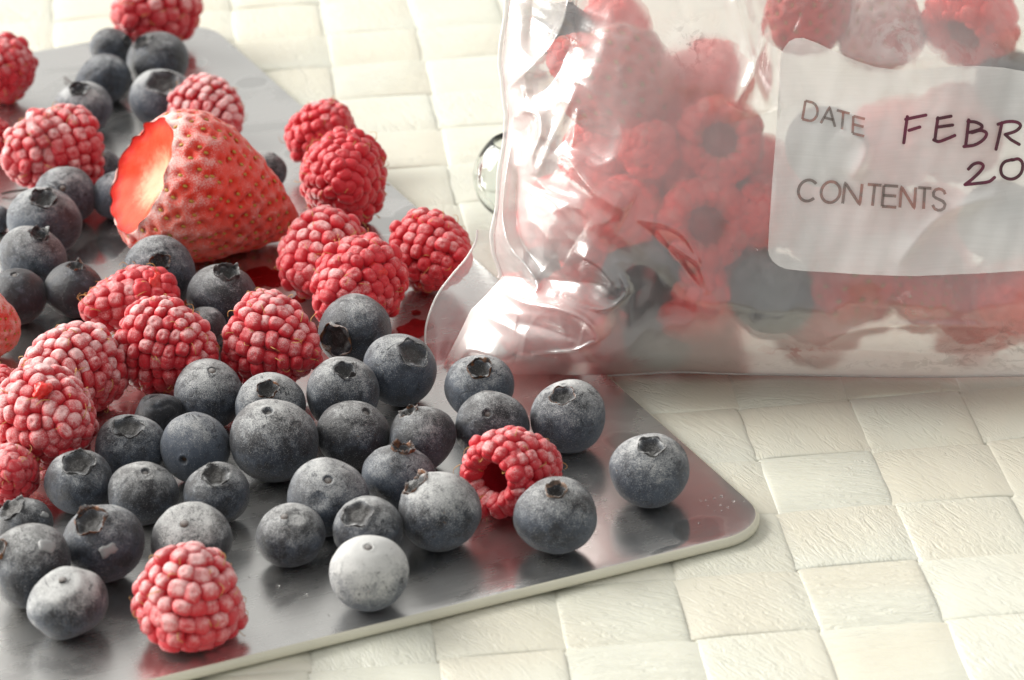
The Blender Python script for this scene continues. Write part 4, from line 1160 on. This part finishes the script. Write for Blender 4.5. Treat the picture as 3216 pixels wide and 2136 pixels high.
IR = [
 (1664, 325, 92, (.10, -.05, -1), 'raspberry in the bag turned to show its dark hollow, left of the label'),
 (1618, 503, 96, (-.15, .12, -1), 'raspberry in the bag with an open hollow, lower of the two left of the label'),
 (1612, 664, 92, (.2, -.2, .9), 'raspberry in the bag between two dark blueberries near the bottom'),
 (1512, 335, 62, (.3, .1, .8), 'small raspberry in the bag left of the upper hollow one'),
 (1432, 482, 84, (-.4, .2, .7), 'raspberry in the bag left of the lower hollow one'),
 (1322, 130, 62, (-.5, .3, .6), 'raspberry in the bag under the water bead, near the side seam'),
 (1770, 480, 80, (.2, .1, .9), 'raspberry in the bag half covered by the left edge of the label'),
 (1215, 738, 92, (-.5, -.4, .6), 'raspberry pressed into the lower left corner of the bag'),
 (1345, 715, 88, (.5, -.3, .6), 'raspberry in the bag right of the one in the lower left corner'),
 (2245, 35, 98, (.4, .5, -.4), 'raspberry in the bag above the right part of the label'),
 (2210, 290, 100, (.2, .2, .8), 'raspberry in the bag behind the handwriting on the label'),
 (1990, 480, 95, (-.2, .2, .8), 'raspberry in the bag behind the printed word CONTENTS'),
 (2345, 650, 90, (.2, .2, .8), 'raspberry in the bag below the label at the right edge'),
 (1300, 480, 90, (.2, .5, .7), 'raspberry in the bag behind the white folds by the side seam'),
 (1560, 425, 95, (.5, .2, .7), 'raspberry deep in the bag between the two hollow ones', .014),
 (1545, 610, 95, (.2, .5, .7), 'raspberry deep in the bag below the triangular crinkle', .014),
 (1705, 585, 95, (.6, .2, .6), 'raspberry deep in the bag beside the lower left label corner', .015),
 (1575, 240, 90, (.3, -.5, .7), 'raspberry deep in the bag behind the pale strawberry', .015),
 (1735, 400, 90, (-.3, .2, .8), 'raspberry deep in the bag right of the upper hollow one', .014),
 (1400, 345, 90, (.2, .6, .6), 'raspberry deep in the bag below the pale strawberry', .010),
 (1400, 600, 90, (.4, .1, .8), 'raspberry deep in the bag left of the dark blueberry', .011),
 (1900, 500, 95, (.1, .1, .9), 'raspberry deep in the bag behind the middle of the label', .014),
 (2090, 310, 95, (.4, .4, .7), 'raspberry deep in the bag behind the letter F of the handwriting', .014),
 (2150, 520, 95, (-.4, .3, .7), 'raspberry deep in the bag behind the lower right of the label', .014),
 (1420, 60, 80, (.1, .3, .8), 'raspberry deep in the bag at the top left', .010),
 (1640, 752, 84, (.1, .3, .8), 'raspberry low in the bag under the one between two dark blueberries', .012),
 (1425, 770, 80, (-.2, .3, .8), 'raspberry low in the bag left of the lowest blueberry', .008),
 (1895, 690, 84, (.3, .3, .8), 'raspberry low in the bag left of the seedy strawberry', .012),
 (2235, 690, 84, (-.3, .3, .8), 'raspberry low in the bag below the right half of the label', .012),
 (1650, 170, 84, (.2, .3, .8), 'raspberry deep in the bag right of the pale strawberry, near the top', .015),
]
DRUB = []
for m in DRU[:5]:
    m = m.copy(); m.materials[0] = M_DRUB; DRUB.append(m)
for i, (px, py, r, tip, lab, *deep) in enumerate(IR):
    lay = raspberry_layout(1500 + i * 7, .85, .40, core=.045); P = outer_points(lay[0]); R = frame_z(cdir(*tip), i)
    s = r * .0000878 / 1.03
    cm = (P.max(0) + P.min(0)) / 2
    c = in_bag(px, py, s * np.linalg.norm(P - cm, axis=1).max(), deep[0] if deep else .0003)
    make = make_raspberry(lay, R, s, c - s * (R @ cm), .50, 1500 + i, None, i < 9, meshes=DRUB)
    tag(make, lab, 'raspberry', G_RB)
IBL = [
 (1300, 70, 66, 'blueberry in the bag beside the water bead near the side seam'),
 (1482, 628, 82, 'blueberry in the bag left of the triangular crinkle'),
 (1782, 664, 92, 'blueberry in the bag just below the lower left corner of the label'),
 (1518, 762, 80, 'blueberry in the bag at the bottom, below the triangular crinkle'),
 (1252, 612, 44, 'small blueberry in the bag behind the curled fold of the side seam'),
 (1900, 330, 84, 'blueberry in the bag behind the printed word DATE'),
 (2320, 190, 80, 'blueberry in the bag behind the top right part of the label'),
 (2290, 500, 88, 'blueberry in the bag behind the label under the number'),
]
for i, (px, py, r, lab) in enumerate(IBL):
    s = r * .0000878; gp = .0003; VF = blueberry_mesh(3000 + i * 11); R = frame_z(cdir(random.uniform(-.6, .6), random.uniform(.2, .8), random.uniform(-.5, .1)), i)
    o = make_blueberry(3000 + i * 11, R, s, in_bag(px, py, s * 1.02, gp), .30, .3, .40, .9, .08, DK, VF); tag(o, lab, 'blueberry', G_BB)
IST = [
 (1440, 195, 118, (.4, -.5, .5), .40, 'pale strawberry in the bag near the top left, behind the diagonal crease'),
 (1862, 15, 92, (-.2, .8, .4), .35, 'deep pink strawberry in the bag above the label'),
 (2030, 50, 92, (.1, .8, .4), 1.1, 'frost covered strawberry in the bag right of the deep pink one'),
 (1990, 600, 118, (.6, .2, .5), .25, 'strawberry in the bag peeking out below the label, seeds showing'),
 (2120, 640, 80, (-.5, .3, .5), .3, 'small strawberry in the bag below the label, right of the seedy one'),
]
for i, (px, py, r, tip, fr_, lab) in enumerate(IST):
    data = strawberry(300 + i * 5, 120, 150, 120, False, 2.0); R = frame_z(cdir(*tip), i); s = r * .0000878
    P = data[0]; cm = (P.max(0) + P.min(0)) / 2
    dep = (P @ R.T @ BN).max() - (R @ cm) @ BN
    o = make_strawberry(data, R, s, in_bag(px, py, s * np.linalg.norm(P - cm, axis=1).max() * .93, .0004) - s * (R @ cm), fr_, 300 + i, False); tag(o, lab, 'strawberry', G_SB)

# ------------------------------------------------------------------ glass ball behind the bag
p = on_height(1196, 408, .0105); gr_ = 106 * px_size(p); p = on_height(1196, 408, gr_ + .0001)
prof = [(0, -1), (.2, -.98), (.5, -.87), (.75, -.66), (.92, -.38), (1, 0), (.95, .31), (.84, .54), (.70, .74), (.60, .84), (.56, .86), (.53, .83), (.56, .74), (.68, .52), (.8, .26), (.84, 0), (.77, -.32), (.6, -.56), (.35, -.72), (.0, -.78)]
pr = smooth_poly(prof, 4); na = 64; a = np.arange(na) / na * 2 * math.pi
V = np.stack([np.outer(np.cos(a), np.maximum(pr[:, 0], 0)), np.outer(np.sin(a), np.maximum(pr[:, 0], 0)), np.broadcast_to(pr[:, 1], (na, len(pr)))], -1).reshape(-1, 3)
gb = link('glass_bowl', new_mesh('glass_bowl', V, grid_faces(na, len(pr), True), M_GLASS)); gb.matrix_world = m4(np.eye(3), p, gr_)
tag(gb, 'small round clear glass bowl standing behind the side seam of the bag', 'glass')

# ------------------------------------------------------------------ small things on the tray
drops = [(150, 712, 5), (705, 693, 4), (670, 705, 3), (760, 720, 4.5), (605, 715, 2.5), (630, 713, 2.5), (700, 736, 3), (735, 748, 3), (810, 715, 2.5), (598, 822, 3), (640, 741, 2.5), (672, 764, 2.5), (705, 763, 2.5)]
DV, DF = IV * [1, 1, .55], IF
DM = new_mesh('water_drop', DV, DF, M_WATER)
for x, y, r in drops + [(-1020, -340, 0)][:0]:
    q = on_height(1321.5 + .4851 * x, 807.6 + .4851 * y, TZ); s = r * .8 * px_size(q)
    o = link('water_drop', DM); o.matrix_world = m4(np.eye(3), q + [0, 0, s * .2], s)
    tag(o, 'tiny clear water drop on the bare right corner of the tray', 'water drop', 'water drops on the tray corner')
for x, y, rx, ry, lab in ((612, 640, 52, 26, 'red juice puddle under the tip of the big strawberry'), (955, 760, 40, 22, 'red juice smear on the tray left of the bag corner'),
                          (690, 690, 18, 9, 'small dark red juice spot between the raspberries'), (960, 722, 12, 4, 'thin red juice streak beside the bag flap')):
    n = 40; a = np.arange(n) / n * 2 * math.pi; w = 1 + .18 * np.sin(2 * a + x) + .10 * np.sin(5 * a + y) + .06 * np.sin(9 * a)
    c = on_height(x, y, TZ); k = px_size(c); rr = np.array([1.0, .97, .85, .5, .0]); hh = np.array([0.00001, .00016, .00030, .00036, .00038])
    V = np.stack([np.outer(np.cos(a) * w, rr) * rx * k, np.outer(np.sin(a) * w, rr) * ry * k / math.sin(PITCH), np.broadcast_to(hh, (n, 5))], -1).reshape(-1, 3)
    o = link('juice_puddle', new_mesh('juice_puddle', V, grid_faces(n, 5, True), M_JUICE)); o.location = c.tolist(); tag(o, lab, 'juice', 'red juice on the tray')
for x, y, r in ((640, 1352, 5), (575, 1330, 3.5), (705, 1372, 4), (330, 1400, 3.5), (1118, 1262, 4), (1395, 1153, 4), (1000, 1310, 3), (760, 1418, 3.5)):
    q = on_height(x, y, TZ); s = r * px_size(q); o = link('water_drop', DM); o.matrix_world = m4(np.eye(3), q + [0, 0, s * .2], s)
    tag(o, 'small clear meltwater drop on the tray between the front berries', 'water drop', 'meltwater drops among the front berries')
for pts, lab in (([(4, 447), (25, 442), (48, 439), (76, 436)], 'thin dark stem thread on the tray left of the stem holed blueberry'),
                 ([(148, 178), (160, 188), (172, 196), (186, 203)], 'fine dark hair on the tray beside the leftmost back blueberry')):
    P = np.array([on_height(x, y, TZ + .0005 + .0004 * math.sin(k * 1.5)) for k, (x, y) in enumerate(pts)]); V, Fc = tube(P, .00022, 6)
    tag(link('stem_thread', new_mesh('stem_thread', V, Fc, M_TWIG)), lab, 'stem', 'stem threads on the tray')
print('objects', len(bpy.data.objects))
